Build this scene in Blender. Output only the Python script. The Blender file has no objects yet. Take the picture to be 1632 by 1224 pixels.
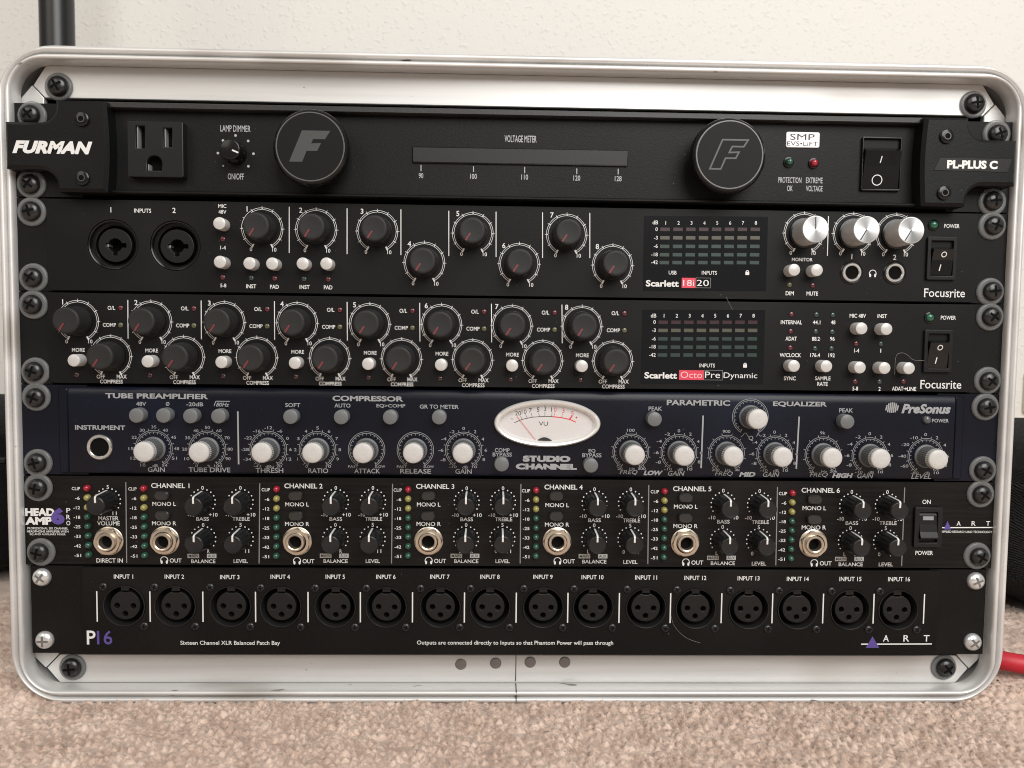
import bpy, bmesh, math, random
from mathutils import Vector, Matrix
random.seed(7)
scene = bpy.context.scene
COL = scene.collection

# ------------------------------------------------------------------ frame of reference
# All measures below are millimetres on the rack face: u right, v up from the middle of the
# six-unit opening, d out of the face towards the viewer.  World: x = u, y = -d, z = v + floor height.
S = 0.001
VFLOOR = -161.2
def W(u, v, d): return Vector((u*S, -d*S, (v-VFLOOR)*S))

# ------------------------------------------------------------------ camera
FPX = 1226.0
PITCH, YAW, ROLL = 0.05823954, 0.02569636, -0.0118451
CAM = Vector((-12.8222, 24.2247, 376.7004))
_Rx = Matrix.Rotation(PITCH, 3, 'X'); _Ry = Matrix.Rotation(YAW, 3, 'Y'); _Rz = Matrix.Rotation(ROLL, 3, 'Z')
RM = _Rz @ _Rx @ _Ry
M3 = Matrix(((1, 0, 0), (0, 0, -1), (0, 1, 0)))
cam_d = bpy.data.cameras.new('camera'); cam = bpy.data.objects.new('camera', cam_d); COL.objects.link(cam)
mw = (M3 @ RM.transposed()).to_4x4(); mw.translation = W(*CAM); cam.matrix_world = mw
cam_d.sensor_width = 36; cam_d.lens = FPX/1632*36; cam_d.clip_start = 0.01; cam_d.clip_end = 60
scene.camera = cam
scene.cycles.filter_width = 1.05
cam_d.dof.use_dof = True; cam_d.dof.focus_distance = 0.374; cam_d.dof.aperture_fstop = 20

# ------------------------------------------------------------------ light
world = bpy.data.worlds.new('World'); scene.world = world; world.use_nodes = True
wn = world.node_tree.nodes['Background']; wn.inputs[0].default_value = (1.0, 0.965, 0.92, 1); wn.inputs[1].default_value = 0.26
def area(name, loc, target, sx, sy, power, col):
    l = bpy.data.lights.new(name, 'AREA'); l.shape = 'RECTANGLE'; l.size = sx; l.size_y = sy; l.energy = power; l.color = col
    o = bpy.data.objects.new(name, l); COL.objects.link(o); o.location = loc
    o.rotation_euler = (Vector(target)-Vector(loc)).to_track_quat('-Z', 'Y').to_euler()
    return o
area('window_light', (0.50, -1.2, 1.15), (0.05, 0.1, 0.2), 1.1, 1.2, 33, (1.0, 0.985, 0.96))
area('room_light', (-1.1, -1.3, 1.3), (-0.05, 0.1, 0.2), 1.0, 1.0, 8, (1.0, 0.9, 0.78))
vs = scene.view_settings
vs.view_transform = 'Standard'; vs.look = 'None'; vs.exposure = 0.0; vs.gamma = 1.0; vs.use_curve_mapping = False

# ------------------------------------------------------------------ helpers: from photo measures to the rack face
def at(px, py, d=0.0):
    r = RM.transposed() @ Vector(((px-816)/FPX, (612-py)/FPX, -1.0))
    t = (d-CAM.z)/r.z
    return CAM.x+t*r.x, CAM.y+t*r.y
def mm(px, py, d=0.0):
    a = at(px, py, d); b = at(px+1, py, d); return math.hypot(a[0]-b[0], a[1]-b[1])

# ------------------------------------------------------------------ materials
def mat(name, col, rough=0.5, metal=0.0, spec=0.5, trans=0.0, coat=0.0, aniso=0.0):
    m = bpy.data.materials.new(name); m.use_nodes = True
    b = m.node_tree.nodes['Principled BSDF']
    b.inputs['Base Color'].default_value = (*col, 1); b.inputs['Roughness'].default_value = rough
    b.inputs['Metallic'].default_value = metal; b.inputs['Specular IOR Level'].default_value = spec
    b.inputs['Transmission Weight'].default_value = trans; b.inputs['Coat Weight'].default_value = coat
    b.inputs['Anisotropic'].default_value = aniso
    return m
def grain(m, scale=900, amp=0.25, bump=0.0, stretch=(1, 1, 1), dist=0.0002, detail=2.0, rough_amp=0.0, coord='Object'):
    """Mottle the colour, the gloss and the relief of a material with a noise in object space."""
    nt = m.node_tree; N = nt.nodes; L = nt.links; b = N['Principled BSDF']
    tc = N.new('ShaderNodeTexCoord'); mp = N.new('ShaderNodeMapping'); mp.inputs['Scale'].default_value = stretch
    nz = N.new('ShaderNodeTexNoise'); nz.inputs['Scale'].default_value = scale; nz.inputs['Detail'].default_value = detail
    L.new(tc.outputs[coord], mp.inputs[0]); L.new(mp.outputs[0], nz.inputs['Vector'])
    if amp:
        c = b.inputs['Base Color'].default_value[:]
        rp = N.new('ShaderNodeValToRGB'); e = rp.color_ramp.elements
        e[0].position = 0.3; e[1].position = 0.7
        e[0].color = (*[x*(1-amp) for x in c[:3]], 1); e[1].color = (*[min(1, x*(1+amp)) for x in c[:3]], 1)
        L.new(nz.outputs['Fac'], rp.inputs[0]); L.new(rp.outputs[0], b.inputs['Base Color'])
    if rough_amp:
        r = b.inputs['Roughness'].default_value
        mr = N.new('ShaderNodeMapRange'); mr.inputs[1].default_value = 0.3; mr.inputs[2].default_value = 0.7
        mr.inputs[3].default_value = r-rough_amp; mr.inputs[4].default_value = r+rough_amp
        L.new(nz.outputs['Fac'], mr.inputs[0]); L.new(mr.outputs[0], b.inputs['Roughness'])
    if bump:
        bp = N.new('ShaderNodeBump'); bp.inputs['Strength'].default_value = bump; bp.inputs['Distance'].default_value = dist
        L.new(nz.outputs['Fac'], bp.inputs['Height']); L.new(bp.outputs[0], b.inputs['Normal'])
    return m
BLK = grain(mat('black_powder_coat', (0.0042, 0.0042, 0.0044), 0.5, spec=0.2), 1400, 0.3, 0.25, dist=0.0003)
BLK2 = grain(mat('black_powder_coat_fine', (0.0040, 0.0041, 0.0044), 0.5, spec=0.19), 1800, 0.25, 0.2, dist=0.0003)
CAPM = grain(mat('moulded_black_plastic', (0.0042, 0.0044, 0.0047), 0.42, spec=0.18), 1500, 0.2, 0.25, dist=0.0003)
BRUSH = grain(mat('brushed_black_anodised', (0.0048, 0.0040, 0.0037), 0.42, 0.0, spec=0.2), 500, 0.5, 0.35, (0.04, 1, 1.6), 0.0003, 4, 0.07)
NAVY = grain(mat('navy_painted_steel', (0.0031, 0.0040, 0.0090), 0.33, spec=0.24), 1600, 0.2, 0.15, dist=0.0002)
PATCH = grain(mat('black_patch_panel_paint', (0.0042, 0.0036, 0.0035), 0.52, spec=0.17), 1300, 0.35, 0.25, dist=0.0003)
VOID = mat('dark_cavity', (0.003, 0.003, 0.003), 0.8, spec=0.1)
GLOSS = mat('gloss_black_plastic', (0.006, 0.006, 0.006), 0.2, spec=0.35)
SATIN = mat('satin_black_plastic', (0.007, 0.007, 0.0075), 0.38, spec=0.3)
RUBBER = grain(mat('charcoal_rubber_knob', (0.0165, 0.0165, 0.0165), 0.55, spec=0.3), 2500, 0.12, 0.1)
ALU = grain(mat('anodised_aluminium', (0.64, 0.635, 0.62), 0.44, 0.45), 260, 0.07, 0.08, (0.03, 1, 1), 0.0003, 5, 0.06)
ALUR = grain(mat('polished_aluminium_rim', (0.66, 0.655, 0.645), 0.45, 0.45), 180, 0.08, 0.08, (0.05, 0.2, 0.2), 0.0003, 5, 0.06)
SILVER = mat('spun_aluminium', (0.56, 0.56, 0.56), 0.36, 1.0, aniso=0.72)
_t = SILVER.node_tree.nodes.new('ShaderNodeTangent'); _t.direction_type = 'RADIAL'; _t.axis = 'Y'
SILVER.node_tree.links.new(_t.outputs[0], SILVER.node_tree.nodes['Principled BSDF'].inputs['Tangent'])
BUTTON = grain(mat('pale_grey_button', (0.52, 0.51, 0.495), 0.35, 0.15), 3000, 0.06)
GREYB = mat('grey_push_button', (0.125, 0.132, 0.135), 0.4)
GREYK = grain(mat('grey_knob_body', (0.11, 0.115, 0.12), 0.5), 2000, 0.1)
WHITEK = grain(mat('white_knob_cap', (0.49, 0.48, 0.465), 0.42), 900, 0.04)
NICKEL = grain(mat('warm_nickel', (0.58, 0.51, 0.42), 0.3, 0.9), 800, 0.06)
CHROME = mat('zinc_plated_screw', (0.72, 0.73, 0.73), 0.28, 0.7)
STEEL = mat('bright_jack_ring', (0.70, 0.70, 0.68), 0.25, 0.9)
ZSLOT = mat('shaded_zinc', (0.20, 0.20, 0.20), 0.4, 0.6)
BSCREW = mat('black_oxide_screw', (0.012, 0.012, 0.0125), 0.28)
WASHER = mat('clear_plastic_washer', (0.20, 0.205, 0.205), 0.28); WASHER.node_tree.nodes['Principled BSDF'].inputs['Alpha'].default_value = 0.5
WHITE = mat('white_print', (0.66, 0.66, 0.65), 0.5)
LGREY = mat('grey_print', (0.38, 0.39, 0.40), 0.45)
SILK = mat('silver_print', (0.30, 0.31, 0.32), 0.4, 0.1)
DIMP = mat('dim_grey_print', (0.20, 0.20, 0.20), 0.5)
INK = mat('black_ink', (0.015, 0.015, 0.015), 0.6)
REDINK = mat('red_ink', (0.62, 0.05, 0.06), 0.5)
PURPLE = mat('purple_print', (0.085, 0.055, 0.25), 0.5)
REDBOX = mat('red_print', (0.62, 0.045, 0.085), 0.4)
REDLINE = mat('red_pointer', (0.15, 0.022, 0.026), 0.5)
BADGE = mat('white_badge', (0.78, 0.78, 0.77), 0.3)
LOGOG = mat('grey_lamp_logo', (0.05, 0.052, 0.052), 0.4)
DISC = mat('smoked_disc', (0.007, 0.007, 0.0068), 0.5, spec=0.15)
METERW = grain(mat('smoked_meter_window', (0.0135, 0.0135, 0.0138), 0.45, spec=0.35), 1200, 0.12)
DISPLAY = mat('smoked_acrylic_display', (0.005, 0.005, 0.006), 0.12)
def led(name, c, r=0.18): return mat(name, c, r, coat=0.4)
LED_R = led('red_led_unlit', (0.30, 0.012, 0.028)); LED_Y = led('yellow_led_unlit', (0.27, 0.245, 0.075)); LED_G = led('green_led_unlit', (0.016, 0.070, 0.046))
LED_GD = led('dark_green_led', (0.022, 0.042, 0.040)); LED_RD = led('dark_red_led', (0.085, 0.012, 0.018)); LED_YD = led('dull_yellow_led', (0.085, 0.085, 0.040))
LED_RDD = led('very_dark_red_led', (0.030, 0.007, 0.008)); LED_GREY = led('grey_led', (0.07, 0.075, 0.08))
SEG_R = mat('unlit_red_segment', (0.030, 0.008, 0.012), 0.35); SEG_Y = mat('unlit_yellow_segment', (0.072, 0.068, 0.050), 0.35); SEG_G = mat('unlit_green_segment', (0.019, 0.038, 0.034), 0.35)
VUFACE = mat('vu_meter_face', (0.55, 0.53, 0.525), 0.5); BEZEL = mat('pale_meter_bezel', (0.70, 0.69, 0.67), 0.28, 0.35)
HAIRM = mat('pale_hair', (0.30, 0.27, 0.25), 0.4)

def flecks(m, col, scale, lo, hi, stretch=(1, 1, 1), rough=None):
    """sparse marks (dust, dings, scuffs) laid over a material"""
    nt = m.node_tree; N = nt.nodes; L = nt.links; b = N['Principled BSDF']
    tc = N.new('ShaderNodeTexCoord'); mp = N.new('ShaderNodeMapping'); mp.inputs['Scale'].default_value = stretch
    nz = N.new('ShaderNodeTexNoise'); nz.inputs['Scale'].default_value = scale; nz.inputs['Detail'].default_value = 2
    mr = N.new('ShaderNodeMapRange'); mr.inputs[1].default_value = lo; mr.inputs[2].default_value = hi
    mx = N.new('ShaderNodeMix'); mx.data_type = 'RGBA'
    L.new(tc.outputs['Object'], mp.inputs[0]); L.new(mp.outputs[0], nz.inputs['Vector']); L.new(nz.outputs['Fac'], mr.inputs[0]); L.new(mr.outputs[0], mx.inputs[0])
    ci = b.inputs['Base Color']
    if ci.links: L.new(ci.links[0].from_socket, mx.inputs[6])
    else: mx.inputs[6].default_value = ci.default_value
    mx.inputs[7].default_value = (*col, 1); L.new(mx.outputs[2], ci)
flecks(ALUR, (0.22, 0.20, 0.18), 150, 0.725, 0.75, (0.35, 1, 1)); flecks(ALUR, (0.45, 0.43, 0.40), 22, 0.60, 0.72, (0.5, 1, 1))
flecks(ALU, (0.34, 0.32, 0.30), 330, 0.755, 0.78, (0.5, 1, 1.4)); flecks(ALU, (0.52, 0.50, 0.47), 9, 0.56, 0.72)
for m_ in (BLK, BLK2, CAPM, NAVY, PATCH, BRUSH): flecks(m_, (0.10, 0.095, 0.09), 520, 0.775, 0.80); flecks(m_, tuple(2.1*x for x in m_.node_tree.nodes['Principled BSDF'].inputs['Base Color'].default_value[:3]), 14, 0.5, 0.75)

# ------------------------------------------------------------------ mesh builder
class MB:
    def __init__(s): s.v = []; s.f = []; s.m = []; s.cur = 0
    def add(s, vs, fs):
        n = len(s.v); s.v += [tuple(p) for p in vs]; s.f += [tuple(i+n for i in f) for f in fs]; s.m += [s.cur]*len(fs); return s
    def box(s, u0, u1, v0, v1, d0, d1):
        vs = [(u, v, d) for d in (d0, d1) for v in (v0, v1) for u in (u0, u1)]
        return s.add(vs, [(0, 2, 3, 1), (4, 5, 7, 6), (0, 1, 5, 4), (2, 6, 7, 3), (0, 4, 6, 2), (1, 3, 7, 5)])
    def rbox(s, u0, u1, v0, v1, d0, d1, r=1.0, c=0.4, n=4):
        """Rounded-corner block with a chamfered front edge."""
        return s.prism(rrect(u0, u1, v0, v1, r, n), d0, d1, c)
    def prism(s, pts, d0, d1, c=0.0):
        n = len(pts); rings = [(pts, d0)]
        if c: rings += [(pts, d1-c), (inset(pts, c), d1)]
        else: rings += [(pts, d1)]
        vs = []; fs = []
        for P, d in rings: vs += [(x, y, d) for x, y in P]
        for k in range(len(rings)-1):
            for i in range(n):
                j = (i+1) % n; fs.append((k*n+i, k*n+j, (k+1)*n+j, (k+1)*n+i))
        b = (len(rings)-1)*n
        fs.append(tuple(range(b, b+n))); fs.append(tuple(reversed(range(n))))
        return s.add(vs, fs)
    def lathe(s, u, v, prof, n=32, mod=None, closed=False, su=1.0, sv=1.0):
        """prof: list of (r, d) going from the back to the front; r = 0 closes with a point."""
        vs = []; fs = []; idx = []
        for k, (r, d) in enumerate(prof):
            if r <= 1e-6: idx.append([len(vs)]); vs.append((u, v, d))
            else:
                idx.append(list(range(len(vs), len(vs)+n)))
                for i in range(n):
                    a = 2*math.pi*i/n; rr = r*(mod(a, k) if mod else 1)
                    vs.append((u+rr*math.cos(a)*su, v+rr*math.sin(a)*sv, d))
        seq = list(range(len(prof)-1))
        pairs = [(k, k+1) for k in seq]+([(len(prof)-1, 0)] if closed else [])
        for a, b in pairs:
            A, B = idx[a], idx[b]
            if len(A) == 1 and len(B) == 1: continue
            for i in range(n):
                j = (i+1) % n
                if len(A) == 1: fs.append((A[0], B[j], B[i])) if False else fs.append((B[i], A[0], B[j])) if False else fs.append((A[0], B[j], B[i])[::-1])
                elif len(B) == 1: fs.append((A[i], A[j], B[0]))
                else: fs.append((A[i], A[j], B[j], B[i]))
        return s.add(vs, fs)
    def flat(s, pts, d): return s.add([(x, y, d) for x, y in pts], [tuple(range(len(pts)))])
    def line(s, p, q, w, d):
        dx, dy = q[0]-p[0], q[1]-p[1]; l = math.hypot(dx, dy) or 1; nx, ny = -dy/l*w/2, dx/l*w/2
        return s.flat([(p[0]-nx, p[1]-ny), (q[0]-nx, q[1]-ny), (q[0]+nx, q[1]+ny), (p[0]+nx, p[1]+ny)], d)
    def arc(s, c, r, w, a0, a1, d, n=10):
        """flat arc; angles in degrees clockwise from the top"""
        vs = []; fs = []
        for i in range(n+1):
            a = math.radians(a0+(a1-a0)*i/n)
            for rr in (r-w/2, r+w/2): vs.append((c[0]+rr*math.sin(a), c[1]+rr*math.cos(a), d))
        for i in range(n): fs.append((2*i, 2*i+2, 2*i+3, 2*i+1)[::-1])
        return s.add(vs, fs)
    def disc(s, c, r, d, n=14, su=1, sv=1): return s.flat([(c[0]+r*su*math.cos(2*math.pi*i/n), c[1]+r*sv*math.sin(2*math.pi*i/n)) for i in range(n)], d)
    def tube(s, pts, r, n=8, cap=True):
        vs = []; fs = []; P = [Vector(p) for p in pts]
        for i, p in enumerate(P):
            t = (P[min(i+1, len(P)-1)]-P[max(i-1, 0)]).normalized()
            a = t.cross(Vector((0, 0, 1)));  a = a.normalized() if a.length > 1e-4 else Vector((1, 0, 0)); b = t.cross(a)
            rr = r(i/(len(P)-1)) if callable(r) else r
            for k in range(n):
                an = 2*math.pi*k/n; vs.append(tuple(p+a*rr*math.cos(an)+b*rr*math.sin(an)))
        for i in range(len(P)-1):
            for k in range(n):
                j = (k+1) % n; fs.append((i*n+k, (i+1)*n+k, (i+1)*n+j, i*n+j))
        if cap: fs += [tuple(range(n)), tuple(reversed(range(len(vs)-n, len(vs))))]
        return s.add(vs, fs)
def rrect(u0, u1, v0, v1, r, n=4):
    P = []
    for cx, cy, a0 in ((u1-r, v0+r, -90), (u1-r, v1-r, 0), (u0+r, v1-r, 90), (u0+r, v0+r, 180)):
        for i in range(n+1):
            a = math.radians(a0+90*i/n); P.append((cx+r*math.cos(a), cy+r*math.sin(a)))
    return P
def inset(P, c):
    n = len(P); out = []
    for i in range(n):
        a, b, e = Vector(P[i-1]), Vector(P[i]), Vector(P[(i+1) % n])
        d1 = (b-a).normalized(); d2 = (e-b).normalized()
        n1 = Vector((-d1.y, d1.x)); n2 = Vector((-d2.y, d2.x)); m = (n1+n2); k = m.length
        m = m/k if k > 1e-6 else n1; f = c/max(0.3, m.dot(n1)); out.append((b.x+m.x*f, b.y+m.y*f))
    return out
ROOT = {}
def tag(o, label=None, cat=None, group=None, kind=None):
    if label: o['label'] = label
    if cat: o['category'] = cat
    if group: o['group'] = group
    if kind: o['kind'] = kind
    return o
def worldpos(o):
    return ROOT.get(o, Vector((0, 0, 0)))
def mk(name, b, mats, parent=None, smooth=True, angle=35, weld=False):
    me = bpy.data.meshes.new(name)
    P = [W(*p) for p in b.v]
    lo = [min(p[i] for p in P) for i in range(3)]; hi = [max(p[i] for p in P) for i in range(3)]
    c = Vector([(lo[i]+hi[i])/2 for i in range(3)])
    me.from_pydata([p-c for p in P], [], b.f)
    for m in (mats if isinstance(mats, (list, tuple)) else [mats]): me.materials.append(m)
    if isinstance(mats, (list, tuple)): me.polygons.foreach_set('material_index', b.m)
    if smooth:
        me.polygons.foreach_set('use_smooth', [True]*len(me.polygons)); me.set_sharp_from_angle(angle=math.radians(angle))
    me.update()
    o = bpy.data.objects.new(name, me); COL.objects.link(o)
    if parent: o.parent = parent; o.location = c-worldpos(parent)
    else: o.location = c
    ROOT[o] = c
    return o
def thing(name, loc, label, cat, group=None):
    o = bpy.data.objects.new(name, None); o.empty_display_size = 0.02; COL.objects.link(o); o.location = W(*loc); ROOT[o] = W(*loc)
    return tag(o, label, cat, group)
def plate(b, outer, holes, d0, d1, bevel=0.0):
    """Plate with holes: a filled 2D curve, taken over into the builder."""
    cu = bpy.data.curves.new('t', 'CURVE'); cu.dimensions = '2D'; cu.fill_mode = 'BOTH'
    cu.extrude = (d1-d0)/2-bevel; cu.bevel_depth = bevel; cu.bevel_resolution = 1; cu.offset = -bevel
    for loop in [outer]+holes:
        sp = cu.splines.new('POLY'); sp.points.add(len(loop)-1); sp.use_cyclic_u = True
        for i, p in enumerate(loop): sp.points[i].co = (p[0], p[1], 0, 1)
    o = bpy.data.objects.new('t', cu); COL.objects.link(o)
    me = o.to_mesh(); zc = (d0+d1)/2
    b.add([(v.co.x, v.co.y, v.co.z+zc) for v in me.vertices], [tuple(p.vertices) for p in me.polygons])
    o.to_mesh_clear(); bpy.data.objects.remove(o); bpy.data.curves.remove(cu)
def circ(c, r, n=40): return [(c[0]+r*math.cos(2*math.pi*i/n), c[1]+r*math.sin(2*math.pi*i/n)) for i in range(n)]

# lettering -------------------------------------------------------
_glyph = {}
def glyphs(s, bold=0.0, shear=0.0, space=1.0):
    k = (s, bold, shear, space)
    if k not in _glyph:
        def make(off):
            cu = bpy.data.curves.new('t', 'FONT'); cu.body = s; cu.size = 1; cu.resolution_u = 3; cu.offset = off; cu.shear = shear; cu.space_character = space
            o = bpy.data.objects.new('t', cu); COL.objects.link(o); me = o.to_mesh()
            V = [(v.co.x, v.co.y) for v in me.vertices]; F = [tuple(p.vertices) for p in me.polygons]
            o.to_mesh_clear(); bpy.data.objects.remove(o); bpy.data.curves.remove(cu)
            return V, F, min(p[0] for p in V), max(p[0] for p in V), min(p[1] for p in V), max(p[1] for p in V)
        base = make(0.0); g = base
        if bold:
            for off in (bold, bold*0.75, bold*0.5):      # a thickened outline can spike: take the widest clean one
                t = make(off)
                if t[2] > base[2]-0.15 and t[3] < base[3]+0.15 and t[4] > base[4]-0.15 and t[5] < base[5]+0.15: g = t; break
        _glyph[k] = g
    return _glyph[k]
class Print(MB):
    pass
def text(b, s, px, py, h, w=None, d=1.0, bold=0.012, shear=0.0, al='c', space=1.0, rise=0.06, uv=None):
    """Letters of height h (and width w), in photo pixels at 1632 wide, centred where they stand on the face."""
    V, F, x0, x1, y0, y1 = glyphs(s, bold if bold >= 0.03 else round(bold*0.8-0.002, 4), shear, space)
    c = uv or at(px, py, d); k = mm(px, py, d)
    sy = h*k/(y1-y0); sx = (w*k/(x1-x0)) if w else sy
    cx = {'c': (x0+x1)/2, 'l': x0, 'r': x1}[al]; cy = (y0+y1)/2
    b.add([(c[0]+(x-cx)*sx, c[1]+(y-cy)*sy, d+rise) for x, y in V], F)
def mk_groups(name, b, m, parent, gap=10):
    """one object per block of print: islands nearer than gap (mm) along u stay together"""
    cells = {}
    for k, f in enumerate(b.f):
        x = sum(b.v[i][0] for i in f)/len(f); y = sum(b.v[i][1] for i in f)/len(f); cells.setdefault((int(x//gap), int(y//gap)), []).append(k)
    out = []; todo = set(cells)
    while todo:
        st = [todo.pop()]; cur = []
        while st:
            q = st.pop(); cur += cells[q]
            for dx in (-1, 0, 1):
                for dy in (-1, 0, 1):
                    w = (q[0]+dx, q[1]+dy)
                    if w in todo: todo.remove(w); st.append(w)
        out.append(cur)
    for g in out:
        n = MB(); mp = {}
        for k in sorted(g):
            f = []
            for i in b.f[k]:
                if i not in mp: mp[i] = len(n.v); n.v.append(b.v[i])
                f.append(mp[i])
            n.f.append(tuple(f)); n.m.append(0)
        mk(name, n, m, parent, smooth=False)
def rule(parent, p, q, w, d, m=None):
    b = MB(); b.line(p, q, w, d); mk('divider_line', b, m or WHITE, parent, smooth=False)
def scale(parent, c, d):
    b = MB(); dial(b, c, d); mk('dial_scale', b, WHITE, parent, smooth=False)

# ------------------------------------------------------------------ setting: floor, pile, wall
floor_b = MB(); floor_b.box(-1500, 1500, VFLOOR-6, VFLOOR, -700, 900)
FLOORM = grain(mat('carpet_backing', (0.60, 0.47, 0.39), 0.95, spec=0.1), 160, 0.22, 0.6, dist=0.005)
fl = mk('floor', floor_b, FLOORM, smooth=False); fl['kind'] = 'structure'
WALLD = -520
WALLM = mat('textured_wall_paint', (0.80, 0.785, 0.745), 0.75, spec=0.25)
nt = WALLM.node_tree; N = nt.nodes; L = nt.links
tc = N.new('ShaderNodeTexCoord')
n1 = N.new('ShaderNodeTexNoise'); n1.inputs['Scale'].default_value = 210; n1.inputs['Detail'].default_value = 1.5
r1 = N.new('ShaderNodeValToRGB'); r1.color_ramp.interpolation = 'EASE'; r1.color_ramp.elements[0].position = 0.56; r1.color_ramp.elements[1].position = 0.80
n2 = N.new('ShaderNodeTexNoise'); n2.inputs['Scale'].default_value = 75; n2.inputs['Detail'].default_value = 5; n2.inputs['Roughness'].default_value = 0.6
ad = N.new('ShaderNodeMath'); ad.operation = 'MULTIPLY_ADD'; ad.inputs[1].default_value = 0.55
bp = N.new('ShaderNodeBump'); bp.inputs['Strength'].default_value = 0.38; bp.inputs['Distance'].default_value = 0.0022
L.new(tc.outputs['Object'], n1.inputs['Vector']); L.new(tc.outputs['Object'], n2.inputs['Vector']); L.new(n1.outputs['Fac'], r1.inputs[0])
L.new(n2.outputs['Fac'], ad.inputs[0]); L.new(r1.outputs[0], ad.inputs[2]); L.new(ad.outputs[0], bp.inputs['Height']); L.new(bp.outputs[0], N['Principled BSDF'].inputs['Normal'])
wb = MB(); wb.box(-1500, 1500, VFLOOR, 1500, WALLD-60, WALLD)
wl = mk('wall', wb, WALLM, smooth=False); wl['kind'] = 'structure'

def carpet_pile():
    """felted cut pile: an uneven bed of clumped yarn ends overlaid with loose curling fibres"""
    from mathutils import noise as mn
    V = []; F = []; rnd = random.Random(3)
    def hgt(x, y):
        wx = x+1.8*mn.noise((x*0.16, y*0.16, 3.1)); wy = y+1.8*mn.noise((x*0.16, y*0.16, 9.7))
        ds = mn.voronoi((wx/3.9, wy/3.9, 0.5))[0]
        edge = 0.45*min(1.0, (ds[1]-ds[0])*2.0)+0.55*min(1.0, (ds[2]-ds[0])*1.5)
        press = 1.9*math.exp(-((y-1.5)/4.0)**2) if abs(x) < 240 else 0.0
        return 4.3-press+2.7*edge+1.3*mn.noise((x*0.09, y*0.09, 1.7))+0.7*mn.noise((x*0.5, y*0.5, 5.2))+0.35*mn.noise((x*1.3, y*1.3, 2.2))
    H = {}
    def bed(x0, x1, y0, y1, st, low=0.0):
        nx = int((x1-x0)/st)+1; ny = int((y1-y0)/st)+1; n = len(V)
        for j in range(ny):
            for i in range(nx):
                x, y = x0+i*st, y0+j*st; V.append((x, VFLOOR+hgt(x, y)-low, y))
        for j in range(ny-1):
            for i in range(nx-1): a = n+j*nx+i; F.append((a, a+nx, a+nx+1, a+1))
    def fibres(x0, x1, y0, y1, dens, hole=None):
        for _ in range(int((x1-x0)*(y1-y0)*dens)):
            x, y = rnd.uniform(x0, x1), rnd.uniform(y0, y1)
            if hole and hole(x, y): continue
            z = hgt(x, y)
            la = 6.0*mn.noise((x*0.12, y*0.12, 7.3))+rnd.gauss(0, 0.9)
            loose = rnd.random() < 0.5; L1 = rnd.uniform(0.8, 2.0) if loose else rnd.uniform(0.45, 1.25); up = rnd.uniform(0.2, 1.1) if loose else rnd.uniform(0.0, 0.6); w_ = rnd.uniform(0.045, 0.105)
            cx_, cy_ = math.cos(la), math.sin(la); l2 = la+rnd.uniform(-1.1, 1.1)
            px, py = -cy_*w_, cx_*w_; m = len(V); z -= 0.25
            x1_, y1_ = x+L1*cx_, y+L1*cy_; x2, y2 = x1_+L1*0.8*math.cos(l2), y1_+L1*0.8*math.sin(l2)
            z1 = 0.4*(z+up)+0.6*hgt(x1_, y1_)+(0.45 if loose else 0.15); z2 = (0.7 if loose else 0.3)*z1+(0.3 if loose else 0.7)*hgt(x2, y2)+rnd.uniform(-0.2, 0.5)
            for xx, yy, zz, q in ((x, y, z, 1), (x1_, y1_, z1, 1), (x2, y2, z2, .5)):
                V.append((xx+px*q, VFLOOR+zz, yy+py*q)); V.append((xx-px*q, VFLOOR+zz, yy-py*q))
            F.append((m, m+1, m+3, m+2)); F.append((m+2, m+3, m+5, m+4))
    bed(-262, 262, -18, 98, 0.8); bed(-345, -260, -240, -16, 1.3); bed(260, 345, -240, -16, 1.3); bed(-345, -260, -18, 30, 1.3); bed(260, 345, -18, 30, 1.3)
    inner = lambda x, y: abs(x) < 246 and y < -2
    fibres(-230, 230, -6, 70, 5.0, inner); fibres(-262, -230, -14, 98, 1.6, inner); fibres(230, 262, -14, 98, 1.6, inner)
    bed(-700, -255, -518, 106, 3.4, 0.5); bed(255, 700, -518, 106, 3.4, 0.5); bed(-262, 262, -518, -8, 6.0, 0.9); bed(-700, 700, 92, 560, 4.2, 0.7)
    for sg in (-1, 1):
        x0, x1 = sorted((sg*236, sg*400)); x0, x1 = sorted((sg*240, sg*340)); fibres(x0, x1, -230, -12, 1.5); x0, x1 = sorted((sg*260, sg*300)); fibres(x0, x1, -14, 30, 1.6)
    b = MB(); b.v = V; b.f = F; b.m = [0]*len(F); return b
PILE = mat('beige_carpet_yarn', (0.50, 0.385, 0.31), 0.9, spec=0.1); PILE.node_tree.nodes['Principled BSDF'].inputs['Sheen Weight'].default_value = 0.35
nt = PILE.node_tree; N = nt.nodes; L = nt.links
tc = N.new('ShaderNodeTexCoord'); nz = N.new('ShaderNodeTexNoise'); nz.inputs['Scale'].default_value = 60; nz.inputs['Detail'].default_value = 5
rp = N.new('ShaderNodeValToRGB'); e = rp.color_ramp.elements
e[0].position = 0.3; e[0].color = (0.55, 0.405, 0.325, 1); e[1].position = 0.68; e[1].color = (0.72, 0.58, 0.49, 1)
L.new(tc.outputs['Object'], nz.inputs['Vector']); L.new(nz.outputs['Fac'], rp.inputs[0]); L.new(rp.outputs[0], N['Principled BSDF'].inputs['Base Color'])
cp = mk('carpet_pile', carpet_pile(), PILE, angle=80)
tag(cp, 'soft beige cut pile of the carpet under the silver case', 'carpet', kind='stuff')

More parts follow.
